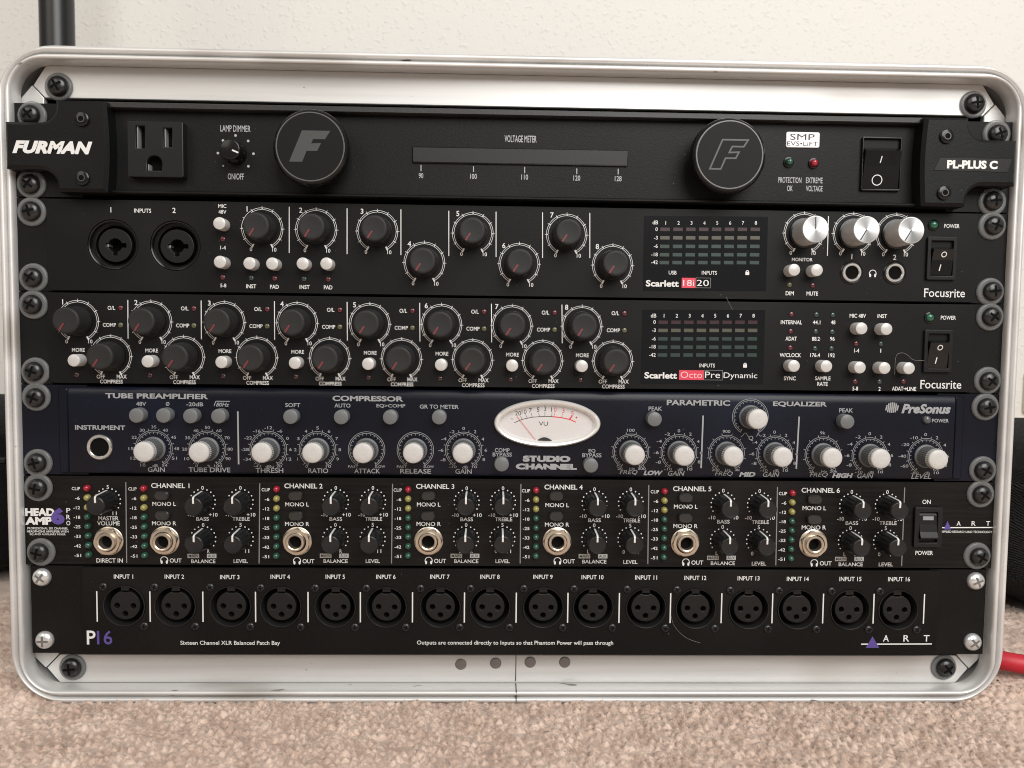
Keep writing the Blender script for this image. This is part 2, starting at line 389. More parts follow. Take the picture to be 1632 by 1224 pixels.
# ------------------------------------------------------------------ the case
case = thing('rack_case', (0, VFLOOR+3, 0), 'silver aluminium rack case with rounded rim standing on the beige carpet', 'rack case')
UO, VT, VB, RO = 247.3, 159.6, -157.8, 27.0         # outer rim
def rim_loop(off, n=12):
    return rrect(-UO+off, UO-off, VB+off, VT-off, RO-off*1.65, n)
def sweep(prof, n=12):
    """prof: closed list of (offset inwards, d)"""
    b = MB(); loops = [[(x, y, d) for x, y in rim_loop(o, n)] for o, d in prof]; m = len(loops[0])
    vs = [p for l in loops for p in l]; fs = []
    K = len(prof)
    for k in range(K):
        k2 = (k+1) % K
        for i in range(m):
            j = (i+1) % m; fs.append((k*m+i, k*m+j, k2*m+j, k2*m+i))
    return b.add(vs, fs)
prof = [(0.2, -20), (0.0, -1), (0.15, 1.2), (0.7, 2.6), (1.5, 3.5), (2.4, 3.7), (3.1, 3.2), (3.45, 1.6), (3.7, 0.9), (4.15, 0.9), (4.4, 2.0), (4.75, 3.2), (5.3, 3.75), (6.0, 3.9), (6.6, 3.5), (7.0, 2.6), (7.1, 1.0), (7.1, -5.4), (6.6, -6.0), (3.6, -6.2), (3.4, -20)]
mk('rim', sweep(prof), ALUR, case, angle=50)
sh = MB(); 
pr2 = [(2.2, -20.5), (2.2, -430), (9, -430), (9, -20.5)]
b = sweep(pr2)
mk('shell', b, grain(mat('black_case_laminate', (0.02, 0.02, 0.02), 0.5), 900, 0.3, 0.3), case, angle=50)
bk = MB(); bk.prism(rim_loop(9.1), -429, -425); mk('back_panel', bk, SATIN, case)
# top and bottom strips, side rails and mitred corners, all set back behind the ears
SD = -6.5
iT, iB, iU = VT-7.1, VB+7.1, UO-7.1
def orient(P):
    a = sum(P[i-1][0]*P[i][1]-P[i][0]*P[i-1][1] for i in range(len(P)))
    return P if a > 0 else P[::-1]
# a corner seen from the inside of the rim: where the strip leaves the rim, the tip of the mitre, where the rail meets the rim, inner end of the mitre
def corner(sx, sv):
    eu, ev = iU-0.1, (iT-0.1 if sv > 0 else iB+0.1); vi = 137.6 if sv > 0 else -136.4
    A = (sx*228.6, ev+sv*0.6); Bm = (sx*235.3, sv*143.4); C = (sx*(eu+1.6), sv*136.6-(0.2 if sv > 0 else 0.6)); k = abs(Bm[1]-vi); D = (Bm[0]-sx*k*0.95, vi)
    return A, Bm, C, D
GAP = 0.35
for sv in (1, -1):
    A1, B1, C1, D1_ = corner(-1, sv); A2, B2, C2, D2_ = corner(1, sv)
    P = [A1, (B1[0]+GAP, B1[1]), (D1_[0]+GAP, D1_[1]), (D2_[0]-GAP, D2_[1]), (B2[0]-GAP, B2[1]), A2]
    b = MB(); b.prism(orient(P), SD-3, SD, 0.3); mk('front_strip', b, ALU, case)
for sx in (1, -1):
    A1, B1, C1, D1_ = corner(sx, 1); A2, B2, C2, D2_ = corner(sx, -1)
    P = [C1, (B1[0]+sx*GAP, B1[1]), (D1_[0]+sx*GAP, D1_[1]), (D2_[0]+sx*GAP, D2_[1]), (B2[0]+sx*GAP, B2[1]), C2]
    b = MB(); b.prism(orient(P), SD-3.2, SD-0.05, 0.3); mk('side_rail', b, ALU, case)
b = MB(); b.box(-iU-1, iU+1, iB-1, iT+1, -70, -66); mk('dark_backing', b, VOID, case)  # black sheet added inside the case to keep the gaps dark
# joint in the rim and bottom strip, rivets
ju, jv = at(822, 1075, SD)
b = MB(); b.box(ju-0.22, ju+0.22, iB+0.6, -136.5, SD-0.2, SD+0.04); mk('strip_joint', b, VOID, case)
b = MB(); b.box(ju-0.2, ju+0.2, VB+1.6, VB+7.3, -5, 3.75); mk('rim_joint', b, VOID, case)
RIV = mat('dull_rivet', (0.22, 0.20, 0.185), 0.45, 0.6)
for x, y in ((734.5, 1058.5), (790, 1056.8), (845, 1055.2), (900, 1055.2)):
    c = at(x, y, SD); b = MB(); b.lathe(*c, [(2.9, SD-0.2), (2.9, SD+0.15), (2.5, SD+0.55), (1.2, SD+0.75), (0, SD+0.8)], 28); mk('rivet', b, RIV, case)

# ------------------------------------------------------------------ screws
def cross(b, c, r, w, d0, d1, rot):
    P = []
    for k in range(4):
        for (x, y) in ((w, w), (r, w*0.8), (r, -w*0.8)) if False else ((r, -w*0.75), (r, w*0.75), (w, w)):
            a = rot+k*math.pi/2; P.append((c[0]+x*math.cos(a)-y*math.sin(a), c[1]+x*math.sin(a)+y*math.cos(a)))
    b.prism(orient(P), d0, d1)
def screw(parent, c, d, m=BSCREW, r=4.7, washer=True, rot=None, name='screw', wr=6.8):
    rot = random.uniform(0, 1.57) if rot is None else rot
    w = 1.4 if washer else 0.0
    b = MB()
    prof = [(r*0.96, d+w-0.3), (r, d+w+0.2), (r*0.97, d+w+0.9), (r*0.88, d+w+1.7), (r*0.72, d+w+2.35), (r*0.5, d+w+2.8), (r*0.3, d+w+2.95)]
    # a raised cross stands in for shade in the driver recess
    b.lathe(*c, prof+[(r*0.3, d+w+2.95), (0, d+w+2.97)], 28)
    s = mk(name, b, m, parent, angle=60)
    b = MB(); cross(b, c, r*0.58, r*0.13, d+w+2.0, d+w+3.0, rot); mk('slot_shade', b, VOID if washer else ZSLOT, s, smooth=False)
    if washer:
        ox, oy = random.uniform(-0.45, 0.45), random.uniform(-0.3, 0.3)
        b = MB(); b.lathe(c[0]+ox, c[1]+oy, [(3.0, d+0.05), (wr, d+0.05), (wr+0.1, d+0.5), (wr-0.25, d+1.15), (wr-0.8, d+1.45), (5.2, d+1.3), (3.0, d+1.3)], 36, closed=True)
        mk('washer', b, WASHER, s, angle=50)
    return s
for (x, y) in ((90, 136), (1555.8, 164), (111.4, 1066), (1509.7, 1066)):
    screw(case, at(x, y, SD+3), SD, r=4.9, wr=6.6)
LS = [(46.3, 182), (46.3, 293), (47.6, 336), (50, 442), (49.4, 485), (52.2, 592), (54.6, 634), (56.8, 738), (57.7, 778.5), (60.4, 881.5), (63, 922), (67.7, 1022.5)]
RS = [(1592, 213), (1584.6, 320), (1586, 359), (1583.5, 464), (1582, 504.5), (1578, 607.5), (1574.6, 649.5), (1569.5, 750), (1566.5, 788.6), (1562.4, 888), (1559, 928), (1554, 1025.6)]
VC = [111.125-44.45*k for k in range(6)]
def rack_screws(root, k):
    for i in (2*k, 2*k+1):
        for P in (LS, RS):
            z = k == 5
            screw(root, at(*P[i], 2.5), 0.0, CHROME if z else BSCREW, 4.5 if z else 4.7, not z)
def ears(root, k, m, u=241.0):
    v = VC[k]
    for x0, x1 in ((-u, -209), (209, u)):
        b = MB(); b.box(x0, x1, v-21.85, v+21.85, -2.6, 0); mk('mounting_ear', b, m, root, smooth=False)
def body(root, k):
    v = VC[k]; b = MB(); b.box(-216, 216, v-21, v+21, -62, -14); mk('chassis', b, VOID, root)

# ------------------------------------------------------------------ shared controls
def push_button(root, px, py, r=2.95, h=6.5, m=BUTTON, d0=1.0, name='button'):
    c = at(px, py, d0+h); b = MB(); d = d0
    b.lathe(*c, [(r, d-1), (r, d+h-0.55), (r-0.15, d+h-0.2), (r-0.5, d+h), (0, d+h+0.02)], 32)
    return mk(name, b, m, root)
def small_led(root, px, py, m, r=1.25, d=1.0, dome=0.35, bez=True):
    c = at(px, py, d); b = MB()
    b.lathe(*c, [(r, d-0.3), (r, d+0.08), (r*0.8, d+0.08+dome*0.6), (r*0.4, d+0.08+dome), (0, d+0.1+dome)], 18)
    o = mk('indicator_led', b, m, root, angle=60)
    if bez:
        b = MB(); b.lathe(*c, [(r, d-0.2), (r+0.28, d-0.2), (r+0.28, d+0.1), (r+0.02, d+0.1)], 18, closed=True); mk('bezel', b, GLOSS, o)
    return o
def dial(b, c, d, r=9.45, a=151, seg=10, w=0.21, gap=0.8):
    """segmented double-line scale printed round a knob"""
    dd = d+0.06
    for i in range(seg):
        a0 = -a+2*a*i/seg; a1 = -a+2*a*(i+1)/seg; g = 1.6
        b.arc(c, r+gap/2, w, a0+g, a1-g*0.3, dd, 6); b.arc(c, r-gap/2, w, a0+g, a1-g*0.3, dd, 6)
        for aa in (a0+g, a1-g*0.3):
            x, y = math.sin(math.radians(aa)), math.cos(math.radians(aa))
            b.line((c[0]+(r-gap/2)*x, c[1]+(r-gap/2)*y), (c[0]+(r+gap/2)*x, c[1]+(r+gap/2)*y), w, dd)
    for i in range(seg+1):
        aa = math.radians(-a+2*a*i/seg); x, y = math.sin(aa), math.cos(aa); o = 1.5 if i % 5 == 0 or True else 1
        if i in (0, seg): b.line((c[0]+(r-1)*x, c[1]+(r-1)*y), (c[0]+(r+0.9)*x, c[1]+(r+0.9)*y), 0.75, dd+0.01)
        else: b.line((c[0]+(r-gap/2)*x, c[1]+(r-gap/2)*y), (c[0]+(r+1.15)*x, c[1]+(r+1.15)*y), w, dd+0.01)
def rubber_knob(root, px, py, d=1.0, ang=-151, h=10.5):
    c = at(px, py, d); b = MB()
    b.lathe(*c, [(6.9, d+0.6), (7.0, d+1.2), (6.75, d+3.0), (6.45, d+h-1.6), (6.3, d+h-0.8), (5.95, d+h-0.25), (5.4, d+h), (4.6, d+h-0.1), (0, d+h-0.35)], 44)
    o = mk('knob', b, RUBBER, root, angle=60)
    b = MB(); b.lathe(*c, [(7.2, d-0.4), (7.2, d+0.5), (6.2, d+0.62)], 40); mk('knob_skirt', b, GLOSS, o)
    a = math.radians(ang+4); x, y = math.sin(a), math.cos(a); b = MB(); w = 0.42
    P = orient([(c[0]+1.6*x-w*y, c[1]+1.6*y+w*x), (c[0]+5.6*x-w*y, c[1]+5.6*y+w*x), (c[0]+5.6*x+w*y, c[1]+5.6*y-w*x), (c[0]+1.6*x+w*y, c[1]+1.6*y-w*x)])
    b.prism(P, d+h-0.7, d+h+0.06); mk('pointer', b, REDLINE, o)
    return c
KBODY = mat('satin_aluminium_side', (0.55, 0.54, 0.52), 0.45, 0.55)
def silver_knob(root, px, py, ang, d=1.0, h=14.0):
    c = at(px, py, d); b = MB()
    b.lathe(*c, [(6.35, d+1.2), (6.4, d+h-0.5), (6.15, d+h-0.05), (5.95, d+h-0.02)], 56)
    o = mk('knob', b, KBODY, root, angle=30)
    b = MB(); b.lathe(*c, [(5.95, d+h-0.02), (3, d+h), (0, d+h+0.001)], 56); mk('knob_cap', b, SILVER, o)
    b = MB(); b.lathe(*c, [(7.2, d-0.4), (7.2, d+1.0), (6.2, d+1.25)], 40); mk('knob_skirt', b, GLOSS, o)
    a = math.radians(ang); x, y = math.sin(a), math.cos(a); b = MB(); w = 0.24
    P = orient([(c[0]-w*y, c[1]+w*x), (c[0]+5.7*x-w*y, c[1]+5.7*y+w*x), (c[0]+5.7*x+w*y, c[1]+5.7*y-w*x), (c[0]+w*y, c[1]-w*x)])
    b.prism(P, d+h-0.4, d+h+0.05); mk('pointer', b, INK, o)
    return c
def rocker(root, x0, x1, y0, y1, d=1.0, frame=GLOSS, marks=None, dm=WHITE, fr=1.6, tilt=1, proud=2.2):
    """rocker switch: frame with a tilted paddle; marks: list of (kind, px, py)"""
    a = at(x0, y1, d); c = at(x1, y0, d); b = MB(); u0, v0, u1, v1 = a[0], a[1], c[0], c[1]
    plate(b, rrect(u0, u1, v0, v1, 0.8), [rrect(u0+fr, u1-fr, v0+fr, v1-fr, 0.4)[::-1]], d-1, d+1.6, 0.3)
    o = mk('power_switch', b, frame, root)
    b = MB(); b.box(u0+fr+0.05, u1-fr-0.05, v0+fr+0.05, v1-fr-0.05, d-6, d-5); mk('switch_well', b, VOID, o)
    p0, p1, q0, q1 = u0+fr+0.25, u1-fr-0.25, v0+fr+0.25, v1-fr-0.25; H = q1-q0
    # side section of the paddle: (v, d)
    sec = [(q0, d-5), (q1, d-5), (q1-0.2, d-1.6), (q1-H*0.13, d-1.4), (q1-H*0.25, d+proud+1.4), (q0+H*0.45, d+proud-0.2), (q0, d+proud-1.2)]
    if tilt < 0: sec = [(q0+1, d-5), (q1, d-5), (q1-0.5, d+0.4), (q1-H*0.1, d+0.9), (q0+H*0.6, d+1.1), (q0+H*0.35, d+1.8), (q0+H*0.18, d+3.0), (q0+H*0.13, d+2.9)]
    n = len(sec); vs = [(p0, v, z) for v, z in sec]+[(p1, v, z) for v, z in sec]
    fs = [tuple(range(n)), tuple(reversed(range(n, 2*n)))]+[(i, n+i, n+(i+1) % n, (i+1) % n) for i in range(n)]
    b.v = []; b.f = []; b.m = []; b.add(vs, fs)
    pad = mk('rocker', b, GLOSS if tilt > 0 else SATIN, o, smooth=False)
    fix_normals(pad)
    if marks:
        b = MB()
        def surf(v):
            for (va, da), (vb, db) in zip(sec[4:], sec[5:]):
                if vb <= v <= va: return da+(db-da)*(va-v)/(va-vb)
            return d+proud
        for kind, px, py in marks:
            z = d+proud; u, v = at(px, py, z); B = MB()
            if kind == 'I': B.line((u+0.25, v+1.55), (u-0.25, v-1.55), 0.5, 0)
            else: B.arc((u, v), kind, 0.42, 0, 360, 0, 24)
            b.add([(x, y, surf(y)+0.07) for x, y, _ in B.v], B.f)
        mk('switch_marks', b, dm, pad, smooth=False)
    return o
def fix_normals(o):
    bm = bmesh.new(); bm.from_mesh(o.data); bmesh.ops.recalc_face_normals(bm, faces=bm.faces); bm.to_mesh(o.data); bm.free()
def phones_icon(b, c, r, d):
    dd = d+0.06
    b.arc(c, r, r*0.22, -120, 120, dd, 14)
    for sg in (-1, 1): b.disc((c[0]+sg*r*0.72, c[1]-r*0.55), r*0.4, dd+0.01, 10, 0.75, 1.3)

# ================================================================== unit 1: power conditioner
u1 = thing('power_conditioner', (0, VC[0]-22, 0), 'topmost unit, black power conditioner with round pull-out lamps and a wall-type outlet', 'power conditioner')
ears(u1, 0, BLK2); body(u1, 0)
v0 = VC[0]
D1 = 1.0
oc = at(247, 238, 5)
rk = [at(1369.5, 304.5, D1), at(1436, 220, D1)]
b = MB(); plate(b, [(-214, v0-18.6), (209, v0-18.6), (209, v0+18.9), (-214, v0+18.9)], [], -1, D1, 0.2)
mk('front_panel', b, BLK, u1)
LIPM = grain(mat('lit_black_lip', (0.017, 0.017, 0.0165), 0.45), 900, 0.25, 0.2)  # the light on the top lip is put into this paler black
# lips above and below the face
def lip(vlo, vhi, d0, d1, slope):
    b = MB(); n = 5; sec = [(vlo, d0), (vhi, d0), (vhi, d1-0.8), (vhi-0.5, d1), (vlo+slope, d1), (vlo, d1-0.8)]
    vs = [(-214, v, z) for v, z in sec]+[(209, v, z) for v, z in sec]; k = len(sec)
    b.add(vs, [tuple(range(k)), tuple(reversed(range(k, 2*k)))]+[(i, k+i, k+(i+1) % k, (i+1) % k) for i in range(k)])
    return b
o = mk('top_lip', lip(v0+18.95, v0+21.9, -1, 5.2, 0.4), LIPM, u1, smooth=False); fix_normals(o)
o = mk('bottom_lip', lip(v0-20.4, v0-18.65, -1, 4.4, 0.5), BLK2, u1, smooth=False); fix_normals(o)
# end caps with their screw notches
DC = 10.0
def end_cap(sg):
    e, nx, i = ((abs(at(7, 237, DC)[0]), abs(at(88, 190, DC)[0]), abs(at(168, 237, DC)[0])) if sg < 0 else
                (at(1621, 262, DC)[0], at(1545, 217, DC)[0], at(1473, 262, DC)[0]))
    ny = 10.7; t = 20.9; rf = 7.5
    P = [(i, -t), (nx, -t)]
    P += [(nx+rf-rf*math.cos(a), -ny-rf+rf*math.sin(a)) for a in [k*math.pi/12 for k in range(7)]]
    P += [(e, -ny), (e, ny)]
    P += [(nx+rf-rf*math.cos(a), ny+rf-rf*math.sin(a)) for a in [k*math.pi/12 for k in range(6, -1, -1)]]
    P += [(nx, t), (i, t)]
    P += [(i-1.2*math.sin(k*math.pi/8), t-2*t*k/8) for k in range(1, 8)]
    P = orient([(sg*x, v0+y) for x, y in P])
    b = MB(); b.prism(P, 0.1, DC, 1.5)
    return mk('end_cap', b, CAPM, u1, angle=30)
capL = end_cap(-1); capR = end_cap(1)
def hexscrew(parent, px, py):
    c = at(px, py, DC); b = MB(); d = DC
    b.lathe(*c, [(3.3, d+0.02), (3.3, d+0.9), (2.9, d+1.2), (1.5, d+1.25)], 28); s = mk('hex_screw', b, GLOSS, parent)
    b = MB(); b.lathe(*c, [(1.25, d+1.2), (1.75, d+1.2), (1.7, d+1.4), (1.3, d+1.4)], 24, closed=True); mk('socket_ring', b, mat_ring, s)
    b = MB(); b.lathe(*c, [(1.3, d+1.0), (1.3, d+1.27), (0, d+1.28)], 6); mk('hex_shade', b, VOID, s, smooth=False)  # raised black hexagon painted as the shade of the socket
mat_ring = mat('worn_steel', (0.09, 0.09, 0.09), 0.35, 0.6)
for p in ((131, 190), (131.8, 284)): hexscrew(capL, *p)
for p in ((1508, 217.7), (1504, 307.6)): hexscrew(capR, *p)
b = MB(); text(b, 'FURMAN', 83.6, 235, 20.6, 128, DC, 0.06, 0.3, space=1.04); mk('name_lettering', b, WHITE, capL, smooth=False)
P = [at(x, y, DC) for x, y in ((1497.6, 251.2), (1613.4, 253.5), (1605.2, 274.9), (1487.9, 271.5))]
b = MB(); b.prism(orient(P), DC-0.2, DC+0.25, 0.12); pl = mk('name_plate', b, SATIN, capR, smooth=False)
b = MB(); text(b, 'PL-PLUS C', 1549.6, 262.4, 13.2, 80.5, DC+0.25, 0.05, 0.0); mk('name_lettering', b, WHITE, pl, smooth=False)
# outlet
OD = 6.0
a = at(203, 281.5, OD); c = at(291.5, 194, OD)
def R(x0, x1, y0, y1, d): 
    p = at(x0, y1, d); q = at(x1, y0, d); return [(p[0], p[1]), (q[0], p[1]), (q[0], q[1]), (p[0], q[1])]
h1 = R(217, 230, 200.5, 236, OD); h2 = R(261, 273.5, 204, 234, OD)
gx0, gy0 = at(234.5, 271.5, OD); gx1, gy1 = at(257.5, 248, OD); gc = ((gx0+gx1)/2, (gy0+gy1)/2); gr = (gx1-gx0)/2
h3 = [(gx0, gy0), (gx1, gy0)]+[(gc[0]+gr*math.cos(t*math.pi/10), gy1-gr+gr*math.sin(t*math.pi/10)) for t in range(0, 11)]
b = MB(); plate(b, rrect(a[0], c[0], a[1], c[1], 0.8), [h1[::-1], h2[::-1], h3[::-1]], D1-0.5, OD, 0.45)
so = mk('power_outlet', b, SATIN, u1)
b = MB(); b.box(a[0]+1, c[0]-1, a[1]+1, c[1]-1, D1-0.4, D1+0.4); mk('slot_floor', b, VOID, so, smooth=False)
b = MB()
for hh in (h1, h2): b.box(hh[0][0]+0.15, hh[0][0]+0.55, hh[0][1]+0.1, hh[2][1]-0.1, D1+0.5, OD-0.9)
b.box(gx0+0.1, gx0+0.5, gy0+0.2, gy0+3, D1+0.5, OD-0.9)
mk('slot_lit_wall', b, mat('lit_slot_wall_grey', (0.25, 0.25, 0.25), 0.4), so, smooth=False)  # pale strips: light on the slots' left walls put into colour
# dimmer
c = at(375.7, 244.5, D1)
pb = MB()          # all the grey print on this unit
for ang in (-135, -90, -45, 0, 45, 90, 135):
    a_ = math.radians(ang); k = 8.4; pb.disc((c[0]+k*math.sin(a_), c[1]+k*math.cos(a_)), 0.62 if ang > -135 else 0.4, D1+0.06, 12)
b = MB(); h = 8.5
b.lathe(*c, [(5.5, D1+0.2), (5.5, D1+1.4), (5.2, D1+2), (4.9, D1+h-0.8), (4.6, D1+h-0.15), (4.1, D1+h), (0, D1+h+0.02)], 36); kn = mk('dimmer_knob', b, GLOSS, u1, angle=50)
b = MB(); a_ = math.radians(112); x, y = math.sin(a_), math.cos(a_); w = 0.35
b.prism(orient([(c[0]+1.2*x-w*y, c[1]+1.2*y+w*x), (c[0]+4.3*x-w*y, c[1]+4.3*y+w*x), (c[0]+4.3*x+w*y, c[1]+4.3*y-w*x), (c[0]+1.2*x+w*y, c[1]+1.2*y-w*x)]), D1+h-0.3, D1+h+0.07); mk('pointer', b, WHITE, kn)
text(pb, 'LAMP DIMMER', 375.2, 204.9, 10, 48, D1, 0.01); text(pb, 'ON/OFF', 376, 281.3, 9.8, 25.7, D1, 0.01)
text(pb, 'VOLTAGE METER', 829.7, 221.4, 10.8, 51, D1, 0.012)
for s_, x, y0, y1, yl in (('90', 671, 263, 273, 279.7), ('100', 754.6, 265, 274, 280.8), ('110', 836.2, 266, 276, 282), ('120', 919.3, 268.5, 277.5, 283.5), ('128', 985.2, 269, 278, 284.5)):
    pb.line(at(x, y0, D1), at(x, y1, D1), 0.4, D1+0.06); text(pb, s_, x, yl+0.3, 8.2, 3.6*len(s_), D1, 0.012)
text(pb, 'PROTECTION', 1258.8, 287, 8.8, 36.8, D1, 0.012); text(pb, 'OK', 1258.8, 300.2, 8.8, 9, D1, 0.012)
text(pb, 'EXTREME', 1297.7, 287.5, 8.8, 26.5, D1, 0.012); text(pb, 'VOLTAGE', 1297.7, 300.6, 8.8, 26.5, D1, 0.012)
mk_groups('printed_lettering', pb, LGREY, u1, 7)
# voltage meter window
a = at(657, 260, D1); c = at(1000.6, 240.3, D1)
b = MB(); b.rbox(a[0], c[0], a[1], c[1], D1-0.2, D1+0.9, 0.6, 0.3); mw_ = mk('voltage_meter', b, GLOSS, u1)
b = MB(); b.rbox(a[0]+0.45, c[0]-0.7, a[1]+0.5, c[1]-0.4, D1+0.8, D1+1.1, 0.4, 0.08); mk('meter_window', b, METERW, mw_)
# pull-out lamps
LH = 16.0
def pull_lamp(px, py, outline):
    c = at(px, py, LH); b = MB()
    b.lathe(*c, [(13.5, 0), (13.5, LH-7), (17.2, LH-6.6), (17.5, LH-6), (17.5, LH-2.2), (17.2, LH-1.4), (16.3, LH-0.3), (15.9, LH-0.05), (15.6, LH-0.05)], 64)
    o = mk('pull_out_lamp', b, GLOSS, u1, angle=25)
    b = MB(); b.lathe(*c, [(15.45, LH-0.4), (15.75, LH-0.02), (15.45, LH+0.02), (15.2, LH-0.02)], 64); mk('lamp_ring', b, mat_ring2, o, angle=60)
    b = MB(); b.lathe(*c, [(15.3, LH-0.5), (15.3, LH-0.12), (0, LH-0.11)], 64); mk('lamp_face', b, DISC, o)
    F = [(-49, 93), (120, 93), (88, 43), (18, 43), (5, 17), (65, 20), (41, -27), (-22, -28), (-49, -93), (-127, -93)]
    k = 0.25*0.305
    F = [(c[0]+x*k, c[1]+y*k+0.2) for x, y in F]; b = MB()
    if outline:
        Fo = orient(F); Fi = inset(Fo, 0.75); n = len(Fo)
        b.add([(x, y, LH-0.05) for x, y in Fo+Fi], [(i, (i+1) % n, n+(i+1) % n, n+i) for i in range(n)])
    else: b.flat(orient(F), LH-0.05)
    mk('lamp_emblem', b, LOGOG, o, smooth=False)
mat_ring2 = mat('lamp_ring_edge', (0.10, 0.10, 0.098), 0.35, 0.3)
pull_lamp(494.4, 233.7, False); pull_lamp(1163, 246.8, True)
# badge, leds, switch
a = at(1252, 235, D1); c = at(1306, 211.3, D1)
b = MB(); b.rbox(a[0], c[0], a[1], c[1], D1-0.2, D1+0.6, 0.9, 0.2); bd = mk('badge', b, BADGE, u1)
b = MB(); text(b, 'SMP', 1278.8, 218.3, 9.4, 39, D1+0.6, 0.0); text(b, 'EVS•LiFT', 1278.8, 229, 6.6, 49, D1+0.6, 0.0); mk('badge_lettering', b, INK, bd, smooth=False)
for x, y, m in ((1256.5, 259, LED_G), (1296, 260.7, LED_R)):
    c = at(x, y, D1); b = MB(); b.lathe(*c, [(1.75, D1), (1.75, D1+1.5), (1.45, D1+2.3), (0.8, D1+2.8), (0, D1+2.95)], 24); o = mk('indicator_led', b, m, u1, angle=70)
    b = MB(); b.lathe(*c, [(1.8, D1-0.2), (2.6, D1-0.2), (2.5, D1+0.7), (1.85, D1+0.9)], 24, closed=True); mk('bezel', b, GLOSS, o)
rocker(u1, 1369.5, 1436, 220, 304.5, D1, GLOSS, [('I', 1403.5, 254.5), (2.4, 1399, 286.5)], fr=0.8, proud=2.0)
rack_screws(u1, 0)

# ================================================================== units 2 and 3: interface and eight-channel preamp
D2 = 1.2
def face(root, k, xl, xr, y, holes, m=BLK2, d=D2):
    v = VC[k]; a = at(xl, y, d)[0]; c = at(xr, y, d)[0]; b = MB()
    plate(b, rrect(a, c, v-21.6, v+21.6, 2.6), [h[::-1] for h in holes], 0.05, d, 0.15)
    return mk('front_panel', b, m, root)
u2 = thing('audio_interface', (0, VC[1]-22, 0), 'second unit from the top, black audio interface with two combo jacks and silver knobs', 'audio interface')
ears(u2, 1, BLK2)
cj = [at(179.8, 390, D2), at(279.2, 391.6, D2)]
face(u2, 1, 75, 1557.6, 390, [circ(c, 12.0, 48) for c in cj]); body(u2, 1)
for c in cj:
    d = D2; b = MB()
    b.lathe(*c, [(12.0, d-12), (11.95, d-0.5), (11.6, d-0.15), (11.1, d-0.4), (10.9, d-2.5), (9.9, d-2.6), (9.6, d-2.3), (9.3, d-2.6), (9.2, d-12)], 48); o = mk('combo_jack', b, GLOSS, u2, angle=40)
    b = MB()
    lob = [circ(c, 3.35, 24)]
    out = circ(c, 8.0, 40)
    hole = []
    for i in range(60):
        t = 2*math.pi*i/60; r = 3.3
        for ta, rr in ((0, 5.3), (-math.pi/2, 4.9), (math.pi, 4.4)):
            df = abs((t-ta+math.pi) % (2*math.pi)-math.pi)
            if df < 0.3: r = rr
        hole.append((c[0]+r*math.cos(t), c[1]+r*math.sin(t)))
    plate(b, out, [hole[::-1]], d-8, d-2.2, 0.2); mk('jack_core', b, SATIN, o)
    b = MB(); b.lathe(*c, [(9.3, d-9), (0, d-8.9)], 32); mk('jack_well', b, VOID, o)
    b = MB(); b.box(c[0]-4.3, c[0]-3.4, c[1]-0.6, c[1]+0.55, d-7, d-3.2); mk('jack_latch', b, STEEL, o)
p2 = MB()
def T2(s, x, y, h=6.3, w=None, **k): text(p2, s, x, y, h, w, D2, k.pop('bold', 0.014), **k)
T2('1', 176.8, 334.4, 8.3); T2('INPUTS', 227.4, 335.8, 6.6, 27); T2('2', 277.4, 335.3, 8.3)
T2('MIC', 354.3, 328.5, 6, 13); T2('48V', 354.5, 337.7, 6, 12.5); T2('1-4', 355.6, 394.7, 6, 8.5); T2('5-8', 356, 455, 6, 9.5)
for x, y in ((349.2, 355.7), (350.2, 417.3), (397.3, 419.5), (433.5, 420), (482.2, 420), (520, 420), (1266.2, 430), (1302.4, 430.4)): push_button(u2, x, y, d0=D2)
for x, y, m in ((355, 381, LED_RD), (355, 442, LED_RD), (400.4, 443, LED_GD), (437.8, 443.8, LED_RD), (484.6, 444.7, LED_GD), (523.2, 445.2, LED_RD), (1258.3, 454, LED_YD), (1295.3, 454.8, LED_RD)): small_led(u2, x, y, m, d=D2)
for s_, x, y, w in (('INST', 400.4, 456.3, 16), ('PAD', 437.4, 457, 14), ('INST', 485.5, 457.4, 16), ('PAD', 523, 458, 13.6), ('DIM', 1258.6, 467.4, 13), ('MUTE', 1294.5, 467.9, 18.4), ('MONITOR', 1278.5, 413.7, 33)): T2(s_, x, y, 6.4 if s_ != 'MONITOR' else 5.4, w, bold=0.022)
for x, y0, y1 in ((461, 329.4, 403), (553.2, 332, 405), (639, 333.8, 406.6), (715.3, 336, 408), (790.6, 337.4, 409.5), (864.7, 338.6, 411), (940, 339.4, 411.3)): rule(u2, at(x, y0, D2), at(x, y1, D2), 0.42, D2+0.06)
rule(u2, at(1320.3, 344.5, D2), at(1318.6, 407.8, D2), 0.42, D2+0.06)
for i, (x, y, n) in enumerate(((418, 364.3, (393.8, 333)), (504, 366, (479.3, 335)), (601.3, 368.4, (577, 336.8)), (676.3, 418.6, (652.4, 388.6)), (753.5, 371.7, (729.6, 340.4)), (827.4, 420.4, (803, 391.4)), (903.2, 374, (879.7, 342.8)), (976.2, 422.6, (952, 393)))):
    c = rubber_knob(u2, x, y, D2); scale(u2, c, D2)
    T2(str(i+1), n[0], n[1], 8.3, bold=0.02); T2('0', x-18, y+33, 6.2); T2('10', x+19.3, y+33.6, 6.2, 6.6)
for x, y, ang, z in ((1281, 371.6, -2, (1260.3, 403, 1296.7)), (1359.3, 372.4, -150, (1339.4, 404, 1375.8)), (1427.8, 373.4, -150, (1407.8, 405.3, 1443.8))):
    c = silver_knob(u2, x, y, ang, D2); scale(u2, c, D2); T2('0', z[0], z[1], 6.2); T2('10', z[2], z[1]+0.4, 6.2, 6.6)
T2('1', 1357.6, 408.8, 8.2); T2('2', 1425.8, 410, 8.2)
